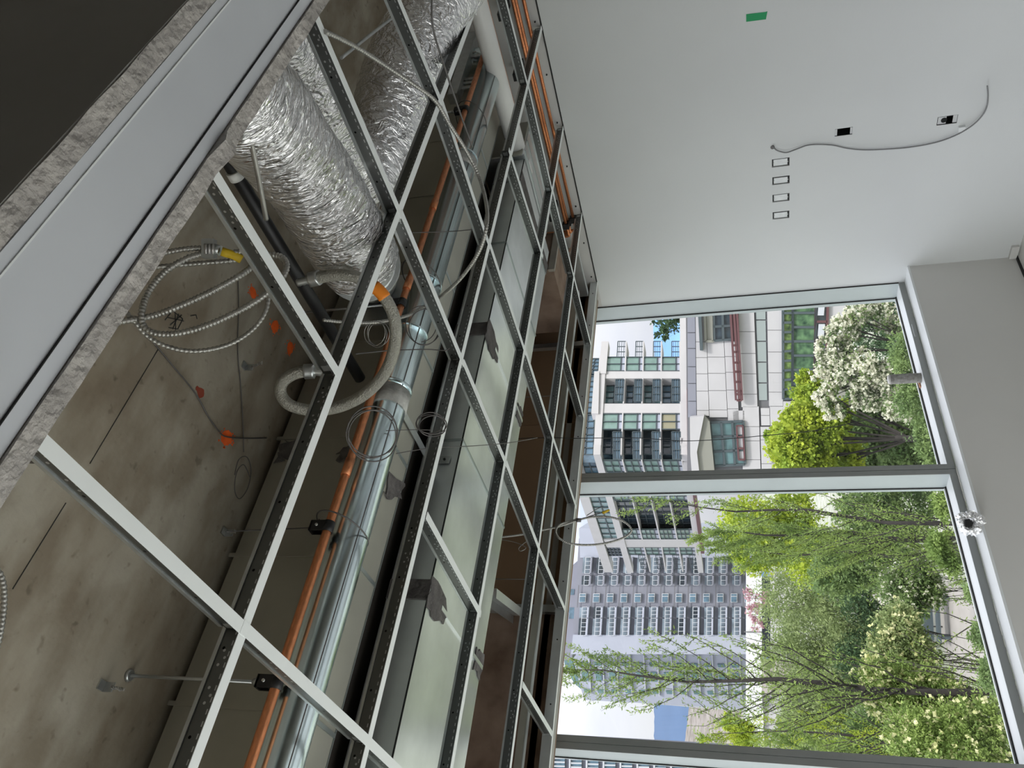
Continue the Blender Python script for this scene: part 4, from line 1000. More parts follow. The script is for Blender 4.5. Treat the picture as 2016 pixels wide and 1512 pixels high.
# set-back penthouse behind the top beam
def pent(q4, pl, out, nm, m, nr, nc):
    mb = MB(); quad(mb, pl, q4, out, 2); wp = mb.build(nm, m, ab)
    n, p = pl; pl2 = (n, p + n * (out + .1)); mb = MB(); A_, B_, C_, D_ = [np.array(c) for c in q4]
    for v in np.linspace(0, 1, nr + 1): mb.bar(atp(*(A_ + (D_ - A_) * v), pl2), atp(*(B_ + (C_ - B_) * v), pl2), .18, .1, up=n)
    for u in np.linspace(0, 1, nc + 1): mb.bar(atp(*(A_ + (B_ - A_) * u), pl2), atp(*(D_ + (C_ - D_) * u), pl2), .18, .1, up=n)
    mb.build('glazing_bars', ME['rail'], wp)
pent([(1150, 706), (1182, 706), (1176, 735), (1143, 735)], plR, -3, 'penthouse_glass', ME['blueg'], 4, 3)
pent([(1140, 740), (1172, 740), (1166, 812), (1130, 812)], plR, -3, 'penthouse_glass', ME['blueg'], 7, 3)
pent([(1130, 816), (1170, 816), (1168, 895), (1118, 895)], plR, -3, 'penthouse_glass', ME['blueg'], 6, 3)
pent([(1130, 896), (1168, 896), (1180, 932), (1138, 932)], plL, -2, 'penthouse_glass', ME['blueg'], 3, 3)
pent([(1156, 968), (1193, 968), (1221, 1062), (1188, 1062)], plL, -.2, 'penthouse_glass', ME['teal'], 9, 2)
pent([(1192, 1078), (1222, 1078), (1226, 1094), (1199, 1094)], plL, -.4, 'penthouse_glass', ME['darkg'], 3, 4)
mb = MB(); quad(mb, plL, [(1124, 925), (1142, 925), (1207, 1127), (1190, 1127)], .1, 2); mb.build('roof_beam', ME['bwhite'], ab)
mb = MB(); quad(mb, plL, [(1137, 968), (1156, 968), (1207, 1127), (1190, 1127)], .3, 2); mb.build('roof_beam', ME['bwhite'], ab)
mb = MB(); quad(mb, plL, [(1188, 1062), (1222, 1062), (1227, 1078), (1195, 1078)], .1, 2); mb.build('party_wall', ME['bwhite'], ab)
# red flashing, grey strip and podium
mb = MB(); quad(mb, plR, [(1352, 765), (1358, 765), (1359, 895), (1353, 895)], .9, 1.2); quad(mb, plL, [(1353, 895), (1359, 895), (1387, 1090), (1380, 1090)], .9, 1.2); mb.build('red_flashing', ME['red'], ab)
mb = MB(); quad(mb, plR, [(1351, 560), (1352.5, 560), (1353, 765), (1351.5, 765)], .5, 1); mb.build('gutter', ME['joint'], ab)

pod = thing('podium_building', 'low white panelled podium with large windows under the apartment block', 'building', pd(1600, 700, 108), None)
plP = plane_h(1450, 760, 106, math.radians(4))
def prow(y, c):   # panel column edges shift along x with y
    return c[0] + (y - 560) * c[1]
colx = [(1352, .008), (1368, .014), (1388, .032), (1420, .048), (1455.5, .05), (1483, .036), (1509, .02), (1540, .008)]
def pan(x0, x1, y0, y1, m=ME['bpanel'], out=0, nm='panel', g=.45):
    mb = MB(); quad(mb, plP, [(prow(y0, x0) + g, y0 + g), (prow(y0, x1) - g, y0 + g), (prow(y1, x1) - g, y1 - g), (prow(y1, x0) + g, y1 - g)], out, .5); mb.build(nm, m, pod)
mb = MB(); quad(mb, plP, [(1353, 540), (1830, 540), (1830, 940), (1353, 940)], -.35, 3); mb.build('backing_wall', ME['joint'], pod)
yj = [[560, 592, 623, 655, 686, 722, 755, 790, 822], [560, 620, 643, 674, 705, 737, 770, 795, 836, 872, 920], [], [], [], [], []]
for y0, y1 in zip(yj[0][:-1], yj[0][1:]): pan(colx[0], colx[1], y0, y1, ME['bgrey'], 0, 'strip_panel', .6)
for c_, ys in ((1, [560, 585, 673, 704, 736, 770, 808, 819]), (2, [671, 703, 735, 769, 807, 822]), (3, [671, 702, 733, 768, 805, 830])):
    for y0, y1 in zip(ys[:-1], ys[1:]): pan(colx[c_], colx[c_ + 1] if c_ != 3 else (1442, .05), y0, y1)
for y0, y1 in ((560, 653), (653, 696), (696, 736), (736, 776), (776, 802)): pan((1452, .03), colx[5], y0, y1)
for y0, y1 in ((560, 630), (630, 672), (672, 713), (713, 754), (754, 789)): pan((1485, .036), (1507, .02), y0, y1, ME['teal2'] if False else mat('grey window', (.29, .33, .33), .3), -.2, 'strip_window', 1.2)
for y0, y1 in ((560, 650), (650, 693), (693, 734), (734, 772), (772, 800)): pan(colx[6], colx[7], y0, y1)
# lower left part of the podium, turning away
for x0, x1, ys in (((1462, .0), (1487, .03), [800, 840, 868, 905, 925]), ((1490, .03), (1508, .03), [803, 818, 838]), ((1508, .03), (1535, .03), [800, 838, 868, 900, 925]), ((1488, .03), (1535, .02), [840, 866, 913, 926])):
    for y0, y1 in zip(ys[:-1], ys[1:]): pan(x0, x1, y0, y1)
pan((1430, .05), (1458, .03), 808, 829)
def pane(q4, m, nr, nc, out=0, barm=None, nm='window_pane', bw=.3):
    mb = MB(); quad(mb, plP, q4, out, .3); wp = mb.build(nm, m, pod)
    n, p = plP; pl2 = (n, p + n * (out + .15)); mb = MB(); A_, B_, C_, D_ = [np.array(c, float) for c in q4]
    for v in np.linspace(0, 1, nr + 1): mb.bar(atp(*(A_ + (D_ - A_) * v), pl2), atp(*(B_ + (C_ - B_) * v), pl2), bw, .2, up=n)
    for u in np.linspace(0, 1, nc + 1): mb.bar(atp(*(A_ + (B_ - A_) * u), pl2), atp(*(D_ + (C_ - D_) * u), pl2), bw, .2, up=n)
    mb.build('window_bars', barm or ME['rail'], wp)
pane([(1398, 832), (1463, 829), (1467, 914), (1406, 918)], ME['teal'], 3, 3, .1)
pane([(1450, 838), (1462, 838), (1466, 905), (1454, 905)], ME['bpanel'], 3, 1, .3, ME['red'], 'side_light', .22)
pane([(1403, 560), (1438, 560), (1442, 668), (1406, 671)], ME['darkg'], 4, 2, .1)
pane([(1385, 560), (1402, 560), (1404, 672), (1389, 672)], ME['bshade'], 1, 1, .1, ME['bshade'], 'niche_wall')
pane([(1541, 560), (1561, 560), (1560, 784), (1542, 786)], mat('mirror dark glass', (.02, .04, .02), .1, spec=.3, col2=(.22, .34, .10), nscale=1.5, detail=8), 12, 1, .1)  # green mottling paints reflected leaves into the glass colour
pane([(1561, 560), (1607, 560), (1603, 784), (1560, 784)], mat('mirror dark glass two', (.02, .05, .035), .1, spec=.3, col2=(.13, .24, .12), nscale=1.2, detail=8), 8, 1, .1)  # leaf reflections put into the colour here as well
pane([(1607, 560), (1630, 560), (1626, 780), (1603, 780)], ME['darkg'], 6, 1, .1, ME['red'])
for y0 in (597, 638): mb = MB(); quad(mb, plP, [(1612, y0), (1624, y0), (1622, y0 + 24), (1610, y0 + 24)], .5, .2); mb.build('lit_window', ME['wrail'], pod)
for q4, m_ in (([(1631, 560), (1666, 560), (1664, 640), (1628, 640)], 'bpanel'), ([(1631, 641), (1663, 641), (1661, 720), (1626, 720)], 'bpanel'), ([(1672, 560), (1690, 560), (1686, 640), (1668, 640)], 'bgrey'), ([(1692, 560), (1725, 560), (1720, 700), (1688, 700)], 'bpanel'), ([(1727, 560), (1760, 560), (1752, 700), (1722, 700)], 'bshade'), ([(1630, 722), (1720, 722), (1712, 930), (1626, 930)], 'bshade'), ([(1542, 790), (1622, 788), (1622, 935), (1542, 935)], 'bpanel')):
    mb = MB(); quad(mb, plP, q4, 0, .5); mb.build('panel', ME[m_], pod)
# canopy wedges and rust coloured ladder rail
mb = MB(); quad(mb, plP, [(1358, 822), (1386, 819), (1372, 890), (1377, 932), (1362, 932), (1359, 895)], 1.6, 2); mb.build('canopy', ME['bpanel'], pod)
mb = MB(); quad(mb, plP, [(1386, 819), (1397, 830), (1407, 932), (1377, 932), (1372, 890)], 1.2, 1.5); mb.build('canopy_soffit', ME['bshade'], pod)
mb = MB(); quad(mb, plP, [(1371, 560), (1378, 560), (1384, 690), (1378, 690)], .8, .8); mb.build('door_canopy', ME['rail'], pod)
mb = MB(); n, p = plP; pl2 = (n, p + n * .9)
for x0, x1 in ((1437, 1449), (1444, 1456), (1450, 1461)): mb.bar(atp(x0, 600, pl2), atp(x1, 788, pl2), .28, .25, up=n)
for yy, xx in ((680, 1443), (693, 1444), (714, 1445.5), (732, 1447), (752, 1448), (770, 1449), (776, 1449.5), (788, 1450)): mb.bar(atp(xx, yy, pl2), atp(xx + 11, yy - .5, pl2), .3, .25, up=n)
mb.build('ladder_rail', ME['red'], pod)
mb = MB(); quad(mb, plP, [(1437, 560), (1449, 560), (1453, 672), (1441, 672)], .6, .3); mb.build('rust_panel', ME['red'], pod)

# ---- grey tower with white balcony frames
tw = thing('residential_tower', 'tall grey residential tower with white framed windows behind the young trees', 'building', pd(1480, 1180, 170), 'distant towers')
plT = plane_h(1300, 1180, 170, math.radians(-4))
def tx(i, y): return 1144 + 26.85 * i + (y - 1130) * (-.085 * (1 - i / 12)) * .8
def tq(i, fa, fb, y0, y1): return [(tx(i, y0) + fa, y0), (tx(i, y0) + fb, y0), (tx(i, y1) + fb, y1), (tx(i, y1) + fa, y1)]
mb = MB(); quad(mb, plT, [(1140, 1060), (1480, 1060), (1480, 1256), (1127, 1256)], -.5, 12); mb.build('tower_wall', ME['bgrey'], tw)
mb = MB(); quad(mb, plT, [(1128, 1112), (1146, 1112), (1126, 1300), (1108, 1300)], -2, 12); mb.build('roof_core', ME['bgrey'], tw)
mb = MB(); quad(mb, plT, [(1140, 1040), (1480, 1040), (1480, 1098), (1142, 1098)], -.3, 10); mb.build('side_wing', ME['btower'], tw)
mb = MB(); quad(mb, plT, [(1128, 1250), (1478, 1250), (1478, 1288), (1124, 1288)], .2, 10); mb.build('front_wing', ME['btower'], tw)
for i in range(13):
    for y0, y1, nr, out in ((1098, 1128, 3, .2), (1134, 1151, 1, -.2), (1196, 1216, 2, .1), (1218, 1250, 3, .2)):
        mb = MB(); quad(mb, plT, tq(i, 2, 15, y0, y1), out, .3); wp = mb.build('window_pane', ME['towerg'] if (i + int(y0)) % 7 else ME['darkg'], tw)
        mb = MB(); n, p = plT; pl2 = (n, p + n * (out + .4)); q4 = tq(i, 7, 17, y0 - 1, y1 + 1); A_, B_, C_, D_ = [np.array(c) for c in q4]
        for v in np.linspace(0, 1, nr + 2): mb.bar(atp(*(A_ + (D_ - A_) * v), pl2), atp(*(B_ + (C_ - B_) * v), pl2), .10, .10, up=n)
        for u in (0, 1): mb.bar(atp(*(A_ + (B_ - A_) * u), pl2), atp(*(D_ + (C_ - D_) * u), pl2), .14, .12, up=n)
        mb.build('balcony_frame', ME['wrail'], wp)
        mb = MB(); quad(mb, plT, tq(i, 17, 20, y0, y1), .9, 1.4); mb.build('balcony_slab', ME['bgrey'] if y0 < 1190 else ME['btower'], tw)
    mb = MB(); quad(mb, plT, tq(i, -.5, 12.5, 1168.5, 1186), .05, .2); mb.build('window_frame', ME['wrail'], tw)
    for a_, b_ in ((1170, 1173), (1175, 1185)):
        mb = MB(); quad(mb, plT, tq(i, .6, 10.8, a_, b_), .15, .2); mb.build('window_pane', ME['blueg'], tw)
    mb = MB(); n, p = plT; pl2 = (n, p + n * .02); mb.bar(atp(tx(i, 1152) - 3, 1152, pl2), atp(tx(i, 1196) - 3, 1196, pl2), .12, .1, up=n); mb.build('floor_joint', ME['joint'], tw)
for yy in (1160, 1196, 1207):
    mb = MB(); quad(mb, plT, [(1121, yy), (1131, yy), (1130, yy + 11), (1120, yy + 11)], -1.9, .2); mb.build('window_pane', ME['blueg'], tw)

t3 = thing('residential_tower', 'pale blue white tower with balconies left of the grey tower', 'building', pd(1480, 1350, 190), 'distant towers')
pl3 = plane_h(1300, 1350, 185, math.radians(22))
mb = MB(); quad(mb, pl3, [(1124, 1285), (1482, 1285), (1482, 1396), (1150, 1378), (1134, 1320)], 0, 12); mb.build('tower_wall', ME['btower'], t3)
mb = MB(); quad(mb, pl3, [(1161, 1374), (1482, 1392), (1482, 1402), (1163, 1376)], -.3, 8); mb.build('edge_wing', ME['wrail'], t3)
mb = MB(); quad(mb, pl3, [(1108, 1285), (1124, 1290), (1134, 1330), (1162, 1366), (1156, 1367), (1130, 1345), (1112, 1310)], -3, 6); mb.build('roof_slab', ME['teal'], t3)
for i in range(12):
    x = 1142 + i * 27
    for y0, y1, w in ((1304, 1310, 13), (1322, 1340, 12), (1358, 1364, 12)):
        xx = x + (y0 - 1300) * .12
        mb = MB(); quad(mb, pl3, [(xx, y0 + i * .4), (xx + w, y0 + i * .4), (xx + w + 2, y1 + i * .4), (xx + 2, y1 + i * .4)], .3, .2); mb.build('window_pane', ME['teal'], t3)
    mb = MB(); quad(mb, pl3, [(x + 16, 1290), (x + 18, 1290), (x + 22, 1366 + i), (x + 20, 1366 + i)], .5, .6); mb.build('balcony_slab', ME['wrail'], t3)

t4 = thing('residential_tower', 'tower with white window frames in the leftmost window pane', 'building', pd(1480, 1620, 150), 'distant towers')
pl4 = plane_h(1300, 1500, 150, math.radians(-8))
mb = MB(); quad(mb, pl4, [(1084, 1482), (1560, 1512), (1560, 1760), (1080, 1760)], -.4, 12); mb.build('tower_wall', ME['bgrey'], t4)
for i in range(14):
    for j in range(7):
        x = 1091 + i * 33.2 - j * .5; y = 1484 + i * 2.0 + j * 36
        mb = MB(); quad(mb, pl4, [(x, y), (x + 21, y + .6), (x + 20.5, y + 30), (x - .5, y + 30)], .1, .2); mb.build('window_pane', ME['blueg'], t4)
        if j < 2:
            mb = MB(); n, p = pl4; pl2 = (n, p + n * .3)
            for k_ in (0, 8, 16, 24, 30): mb.bar(atp(x, y + k_, pl2), atp(x + 21, y + k_ + .5, pl2), .25, .2, up=n)
            mb.bar(atp(x - 2, y, pl2), atp(x - 2.5, y + 30, pl2), .3, .3, up=n); mb.build('window_frame', ME['wrail'], t4)

# low white buildings behind the trees
lo = thing('low_building', 'low white building with a dark window band behind the trees', 'building', pd(1500, 1250, 90), None)
plo = plane_h(1490, 1250, 92, math.radians(-6))
mb = MB(); quad(mb, plo, [(1470, 1135), (1500, 1135), (1500, 1440), (1470, 1440)], 0, 6); mb.build('upper_wall', mat('bright white render', (.62, .62, .64), .7), lo)
mb = MB(); quad(mb, plo, [(1500, 1135), (1517, 1135), (1517, 1290), (1500, 1290)], -1, 4); mb.build('window_band', ME['darkg'], lo)
mb = MB(); quad(mb, plo, [(1517, 1135), (1545, 1135), (1545, 1300), (1517, 1300)], 0, 6); mb.build('lower_wall', ME['bpanel'], lo)
for yy in (1194, 1244): mb = MB(); quad(mb, plo, [(1465, yy), (1500, yy), (1500, yy + 1), (1465, yy + 1)], .2, .2); mb.build('wall_joint', ME['joint'], lo)
lo2 = thing('low_building', 'low pale buildings below the hillside by the left mullion', 'building', pd(1540, 1440, 110), None)
plo2 = plane_h(1510, 1440, 112, 0)
mb = MB(); quad(mb, plo2, [(1484, 1390), (1502, 1390), (1506, 1480), (1488, 1480)], 0, 5); mb.build('bright_wall', mat('bright white render two', (.62, .62, .62), .7), lo2)
mb = MB(); quad(mb, plo2, [(1503, 1395), (1548, 1395), (1550, 1480), (1507, 1480)], -.5, 5); mb.build('grey_wall', ME['bpanel'], lo2)
mb = MB(); quad(mb, plo2, [(1462, 1428), (1484, 1426), (1487, 1480), (1464, 1480)], -.5, 5); mb.build('grey_wall', ME['bpanel'], lo2)

# ---- ground, paths
GZ = 1.745 - 7.0
def gz(x, y):
    d = x * math.sin(YAW) + y * math.cos(YAW)
    return GZ - max(0, min(1, (d - 52) / 45)) * 18
xs_g = np.concatenate([np.linspace(-60, 120, 61), np.linspace(150, 900, 16)]); ys_g = np.concatenate([np.linspace(4.6, 120, 59), np.linspace(150, 900, 16)])
vs = [(x, y, gz(x, y)) for y in ys_g for x in xs_g]; nx = len(xs_g)
fs = [(j * nx + i, j * nx + i + 1, (j + 1) * nx + i + 1, (j + 1) * nx + i) for j in range(len(ys_g) - 1) for i in range(nx - 1)]
MB().add(vs, fs).build('ground', mat('paved court with beds', (.20, .23, .15), .95, col2=(.40, .39, .35), nscale=.5, detail=8), kind='structure')
def gp(px, py): return at(px, py, 2, GZ + .02)
paving = mat('pale courtyard paving', (.30, .28, .26), .9, noise=.08, nscale=2)
for i, q in enumerate([[(1850, 1140), (1950, 1180), (1985, 1330), (1880, 1350), (1840, 1200)], [(1690, 1120), (1750, 1110), (1760, 1260), (1700, 1280)], [(1735, 1185), (1790, 1180), (1830, 1300), (1800, 1420), (1750, 1320)], [(1640, 980), (1760, 970), (1770, 1100), (1650, 1110)]]):
    MB().slab([gp(*c) for c in q], (0, 0, .03)).build('path_%d' % (i + 1), paving, kind='structure')
bn = thing('planter_bench', 'dark garden bench on the pale paving below the window', 'bench', gp(1875, 1220), None)
q = gp(1872, 1215); hx = np.array([.75, -.66, 0]); hy_ = np.array([.66, .75, 0])
MB().obox(q + np.array([0, 0, .42]), hx * .9, hy_ * .2, np.array([0, 0, .04])).build('seat', ME['rail'], bn)
for s_ in (-1, 1): MB().obox(q + hx * .7 * s_ + np.array([0, 0, .2]), hx * .04, hy_ * .18, np.array([0, 0, .2])).build('leg', ME['rail'], bn)
MB().obox(q + hy_ * .2 + np.array([0, 0, .7]), hx * .9, hy_ * .03, np.array([0, 0, .16])).build('backrest', ME['rail'], bn)

# ---- hills
def ridge(name, label, y0, y1, depth, topf, m, seed, base=1560):
    n = 90; vs = []; fs = []
    for i in range(n + 1):
        y = y0 + (y1 - y0) * i / n
        t = topf(y) + 2.2 * mnoise.noise(Vector((y * .09, seed, 0))) + 1.2 * mnoise.noise(Vector((y * .4, seed, 0)))
        a, b = pd(t, y, depth), pd(base, y, depth * .55)
        mid = (a * .5 + b * .5) + np.array([0, 0, depth * .004 * mnoise.noise(Vector((y * .05, seed, 4)))])
        back = a + FH * depth * .3; back[2] -= depth * .06
        vs += [b, mid, a, back]
    for i in range(n):
        for k in range(3): fs.append((i * 4 + k, i * 4 + 4 + k, i * 4 + 5 + k, i * 4 + 1 + k))
    o = MB().add(vs, fs, True).build(name, m, kind='structure'); return o
ridge('hill_1', '', 1250, 2100, 1500, lambda y: 1288 if y > 1400 else 1288 + (1400 - y) * .05, mat('far blue hill', (.055, .10, .185), 1, noise=.05, nscale=.01), 2)  # blue of distant haze is put into the hill colour
ridge('hill_2', '', 1300, 2100, 420, lambda y: 1352 - (y - 1430) * .12, mat('bare brown hillside', (.12, .105, .085), 1, col2=(.24, .215, .20), nscale=.16, detail=8), 5)
ridge('hill_3', '', -200, 760, 1500, lambda y: 1288 - (700 - y) * .03, mat('far blue hill two', (.12, .25, .50), 1, noise=.12, nscale=.01), 7)  # haze blue painted into this ridge too

# ---- trees
rsg = np.random.RandomState(12)
def leaf_mesh(name, pts, dirs, size, m, parent, asp=.42, fold=True, seed=1, kind='stuff'):
    """one small pointed blade (2 triangles) per point"""
    rs = np.random.RandomState(seed); n = len(pts); P = np.asarray(pts); Dn = np.asarray(dirs)
    Dn = Dn / (np.linalg.norm(Dn, axis=1)[:, None] + 1e-9)
    R_ = rs.randn(n, 3); S = np.cross(Dn, R_); S /= (np.linalg.norm(S, axis=1)[:, None] + 1e-9)
    L = size * (0.6 + .8 * rs.rand(n))[:, None]
    a = P; b = P + Dn * L * .45 + S * L * asp * .5; c = P + Dn * L; d = P + Dn * L * .45 - S * L * asp * .5
    V = np.stack([a, b, c, d], 1).reshape(-1, 3).astype(np.float32)
    me = bpy.data.meshes.new(name); me.vertices.add(4 * n); me.vertices.foreach_set('co', V.ravel())
    me.loops.add(4 * n); me.loops.foreach_set('vertex_index', np.arange(4 * n, dtype=np.int32))
    me.polygons.add(n); me.polygons.foreach_set('loop_start', np.arange(0, 4 * n, 4, dtype=np.int32))
    me.update(calc_edges=True); me.materials.append(m)
    o = link(name, me, parent, kind); return o
def leafmat(name, c1, c2):
    m = mat(name, c1, .6, col2=c2, nscale=2.2, detail=3, spec=.25)
    t = m.node_tree; b = t.nodes['Principled BSDF']; o = t.nodes['Material Output']
    tl = t.nodes.new('ShaderNodeBsdfTranslucent'); mx = t.nodes.new('ShaderNodeMixShader'); mx.inputs[0].default_value = .35
    src = b.inputs['Base Color'].links[0].from_socket
    t.links.new(src, tl.inputs[0]); t.links.new(b.outputs[0], mx.inputs[1]); t.links.new(tl.outputs[0], mx.inputs[2]); t.links.new(mx.outputs[0], o.inputs[0])
    return m
LM = {'young': leafmat('young leaf', (.14, .22, .055), (.32, .42, .12)), 'lime': leafmat('lime leaf', (.22, .33, .04), (.46, .53, .06)),
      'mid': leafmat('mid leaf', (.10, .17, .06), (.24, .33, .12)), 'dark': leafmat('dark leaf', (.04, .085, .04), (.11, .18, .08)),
      'sage': leafmat('soft leaf', (.17, .23, .09), (.34, .41, .18)), 'white': leafmat('white bract', (.62, .63, .50), (.84, .82, .70)),
      'cream': leafmat('cream blossom', (.64, .66, .30), (.86, .82, .54)), 'pink': leafmat('pink blossom', (.45, .26, .30), (.62, .42, .45))}
BARK = mat('dark bark', (.035, .03, .028), .9, noise=.3, nscale=14)
BARK2 = mat('grey bark', (.10, .09, .08), .9, noise=.3, nscale=10)

def upright_tree(base_px, top_px, depth, label, nb, spread, leaf, lsize, nleaf, seed, rtrunk, group, m='young', low=.1, bend=.5, dens=1.0):
    """young tree with a straight trunk and steep ascending branches set with narrow leaves"""
    rs = np.random.RandomState(seed)
    tp_ = pd(*top_px, depth); bs = pd(*base_px, depth); bs[2] = gz(bs[0], bs[1]); bs[:2] = tp_[:2] + (pd(*base_px, depth) - tp_)[:2] * ((tp_[2] - bs[2]) / max(.1, tp_[2] - pd(*base_px, depth)[2]))
    t = thing('young_tree', label, 'tree', bs, group)
    H = tp_ - bs; hh = np.linalg.norm(H)
    tr_ = [bs + H * k / 14 + np.array([.05 * math.sin(k * 1.3 + seed), .05 * math.cos(k * 1.7), 0]) * (k > 0) for k in range(15)]
    MB().tube(tr_, rtrunk, 8, radii=[rtrunk * (1 - .93 * k / 14) for k in range(15)]).build('trunk', BARK, t)
    bmb = MB(); lp = []; ld = []
    for i in range(nb):
        f = low + (1 - low) * (i + rs.rand()) / nb; f = min(f, .97)
        p0 = bs + H * f; az = rs.rand() * 6.283
        L = spread * (1.15 - f) * (0.75 + .5 * rs.rand()) + .35
        out = np.array([math.cos(az), math.sin(az), 0]); upd = np.array([0, 0, 1.0])
        pts = []; q = p0.copy(); steps = 7
        for k in range(steps + 1):
            pts.append(q.copy()); tt = k / steps
            d = out * (1 - .55 * tt) * bend + upd * (.75 + .35 * tt) + rs.randn(3) * .10
            q = q + d / np.linalg.norm(d) * L / steps
        r0 = max(.006, rtrunk * .34 * (1.1 - f))
        bmb.tube(pts, r0, 5, radii=[r0 * (1 - .8 * k / steps) for k in range(steps + 1)])
        segs = [pts]
        for s_ in range(3):
            k = 2 + s_ * 2 - (s_ > 1); sp_ = pts[k]; az2 = rs.rand() * 6.283; l2 = L * .35
            d2 = np.array([math.cos(az2) * .6, math.sin(az2) * .6, .8]); tw_ = [sp_, sp_ + d2 * l2 * .5, sp_ + d2 * l2 + np.array([0, 0, l2 * .12])]
            bmb.tube(tw_, r0 * .4, 4, radii=[r0 * .4, r0 * .3, r0 * .15]); segs.append(tw_)
        for sg in segs:
            A_ = np.array(sg); cnt = int(nleaf * 1.7 * (1 if sg is pts else .38))
            u = rs.rand(cnt) * (len(A_) - 1.001); k = u.astype(int); fr = (u - k)[:, None]
            P = A_[k] * (1 - fr) + A_[k + 1] * fr; T = A_[k + 1] - A_[k]; T /= np.linalg.norm(T, axis=1)[:, None]
            dd_ = T * .55 + rs.randn(cnt, 3) * .65; lp.append(P + rs.randn(cnt, 3) * .02); ld.append(dd_)
    bmb.build('branches', BARK, t)
    leaf_mesh('foliage', np.concatenate(lp), np.concatenate(ld), lsize * .72, LM[m], t, .30, seed=seed)
    return t
def crown_tree(blobs, depth, label, m, lsize, nleaf, seed, group, base_px=None, bark=BARK, name='leafy_tree', cat='tree', extra=None, asp=.6, rt=.12, shell=.55, flat=1.0):
    """broad tree: leaf clumps in a set of ellipsoids (px, py, radius px, depth offset), trunk and limbs reaching into them"""
    rs = np.random.RandomState(seed); cs = []; nleaf = int(nleaf * 2.4); lsize = lsize * .62
    for (px, py, rp, do) in blobs:
        c_ = pd(px, py, depth + do); cs.append((c_, rp * (depth + do) / FPX))
    cen = np.mean([c_ for c_, r in cs], axis=0)
    if base_px: bs = pd(*base_px, depth)
    else: bs = cen.copy()
    bs[2] = gz(bs[0], bs[1]); t = thing(name, label, cat, bs, group)
    mb = MB(); fork = bs * .35 + cen * .65; fork[:2] = bs[:2] * .6 + cen[:2] * .4
    mb.tube(spline([bs, bs * .6 + fork * .4, fork], 5), rt, 8, radii=[rt * (1 - .04 * k) for k in range(11)])
    for c_, r in cs:
        mid = (fork + c_) / 2 + rs.randn(3) * r * .15
        mb.tube(spline([fork - (fork - bs) * .1, mid, c_ + np.array([0, 0, r * .5])], 4), rt * .25, 6, radii=[rt * .28 * (1 - .1 * k) for k in range(9)])
        for j in range(3):
            d = rs.randn(3); d[2] = abs(d[2]) * .6; d /= np.linalg.norm(d); mb.tube([mid, c_ * .6 + mid * .4 + d * r * .3, c_ + d * r * .8], rt * .15, 5, radii=[rt * .2, rt * .14, rt * .05])
    mb.build('trunk', bark, t)
    tot = sum(r ** 2 for c_, r in cs); lp = []; ld = []
    for c_, r in cs:
        n = int(nleaf * r * r / tot); ncl = max(10, n // 22)
        d = rs.randn(ncl, 3); d /= np.linalg.norm(d, axis=1)[:, None]; rad = r * (shell + (1 - shell) * rs.rand(ncl) ** .5) * (1 + .16 * rs.randn(ncl))
        cc = c_ + d * rad[:, None] * np.array([1, 1, flat])
        k = rs.randint(0, ncl, n); P = cc[k] + rs.randn(n, 3) * r * .13 * np.array([1, 1, .8])
        lp.append(P); ld.append(d[k] * .5 + rs.randn(n, 3) * .8)
    lp, ld = np.concatenate(lp), np.concatenate(ld)
    leaf_mesh('foliage', lp, ld, lsize, LM[m], t, asp, seed=seed)
    if extra:
        em, frac, es, nm = extra; es *= .6; n = int(len(lp) * frac * .62); k = rs.choice(len(lp), n, replace=False)
        P = lp[k] + (lp[k] - cen) * .05
        for q_ in range(3): pass
        PP = np.repeat(P, 5, axis=0) + rs.randn(n * 5, 3) * es * .12; DD = rs.randn(n * 5, 3); DD[:, 2] += .3
        leaf_mesh(nm, PP, DD, es, LM[em], t, .9, seed=seed + 5)
    return t

# the nearest young tree, left window
upright_tree((1985, 1367), (1106, 1322), 13.5, 'tall young tree with a dark trunk standing before the pale tower', 78, 2.3, 'young', .085, 58, 3, .085, 'young trees in the courtyard', low=.06, bend=.62)
upright_tree((1880, 1060), (1395, 1046), 16.5, 'slender young tree just left of the middle mullion, with the thickest trunk there', 40, 1.9, 'young', .085, 120, 8, .085, 'young trees in the courtyard', low=.05, bend=.5)
upright_tree((1870, 1032), (1240, 985), 15.0, 'slender young tree whose twigs cross the white block by the middle mullion', 24, 1.5, 'young', .08, 50, 15, .06, 'young trees in the courtyard', low=.1, bend=.5)
upright_tree((1850, 1095), (1420, 1085), 19.0, 'slender young tree second left of the middle mullion', 34, 1.9, 'young', .09, 110, 22, .06, 'young trees in the courtyard', low=.05, bend=.55)
upright_tree((1960, 1450), (1400, 1440), 17.0, 'young tree with yellow green top beside the left mullion', 30, 1.5, 'young', .085, 80, 31, .06, 'young trees in the courtyard', low=.05, bend=.5, m='lime')
upright_tree((2000, 1500), (1520, 1480), 14.0, 'young tree half hidden behind the left mullion', 30, 1.9, 'young', .085, 90, 37, .06, 'young trees in the courtyard', low=.05, bend=.6)
# broad trees further back
crown_tree([(1470, 1030, 45, 0), (1530, 1060, 55, 2), (1600, 1090, 50, 0), (1480, 1085, 38, 1), (1560, 1010, 40, 1)], 30, 'lime green broad tree behind the slender trees', 'lime', .20, 9000, 41, 'broad trees in the courtyard', (1760, 1060))
crown_tree([(1560, 1180, 60, 0), (1610, 1250, 70, 2), (1560, 1310, 55, 0), (1660, 1200, 60, -1), (1650, 1310, 60, 0)], 34, 'soft green willow like tree in the middle of the left window', 'sage', .22, 14000, 43, 'broad trees in the courtyard', (1740, 1220), bark=BARK2, asp=.35)
crown_tree([(1590, 1390, 50, 0), (1650, 1440, 60, 0), (1640, 1380, 45, 1), (1560, 1440, 32, 1)], 30, 'grey green tree behind the trunk of the nearest young tree', 'sage', .2, 8000, 47, 'broad trees in the courtyard', (1760, 1410), bark=BARK2, asp=.35)
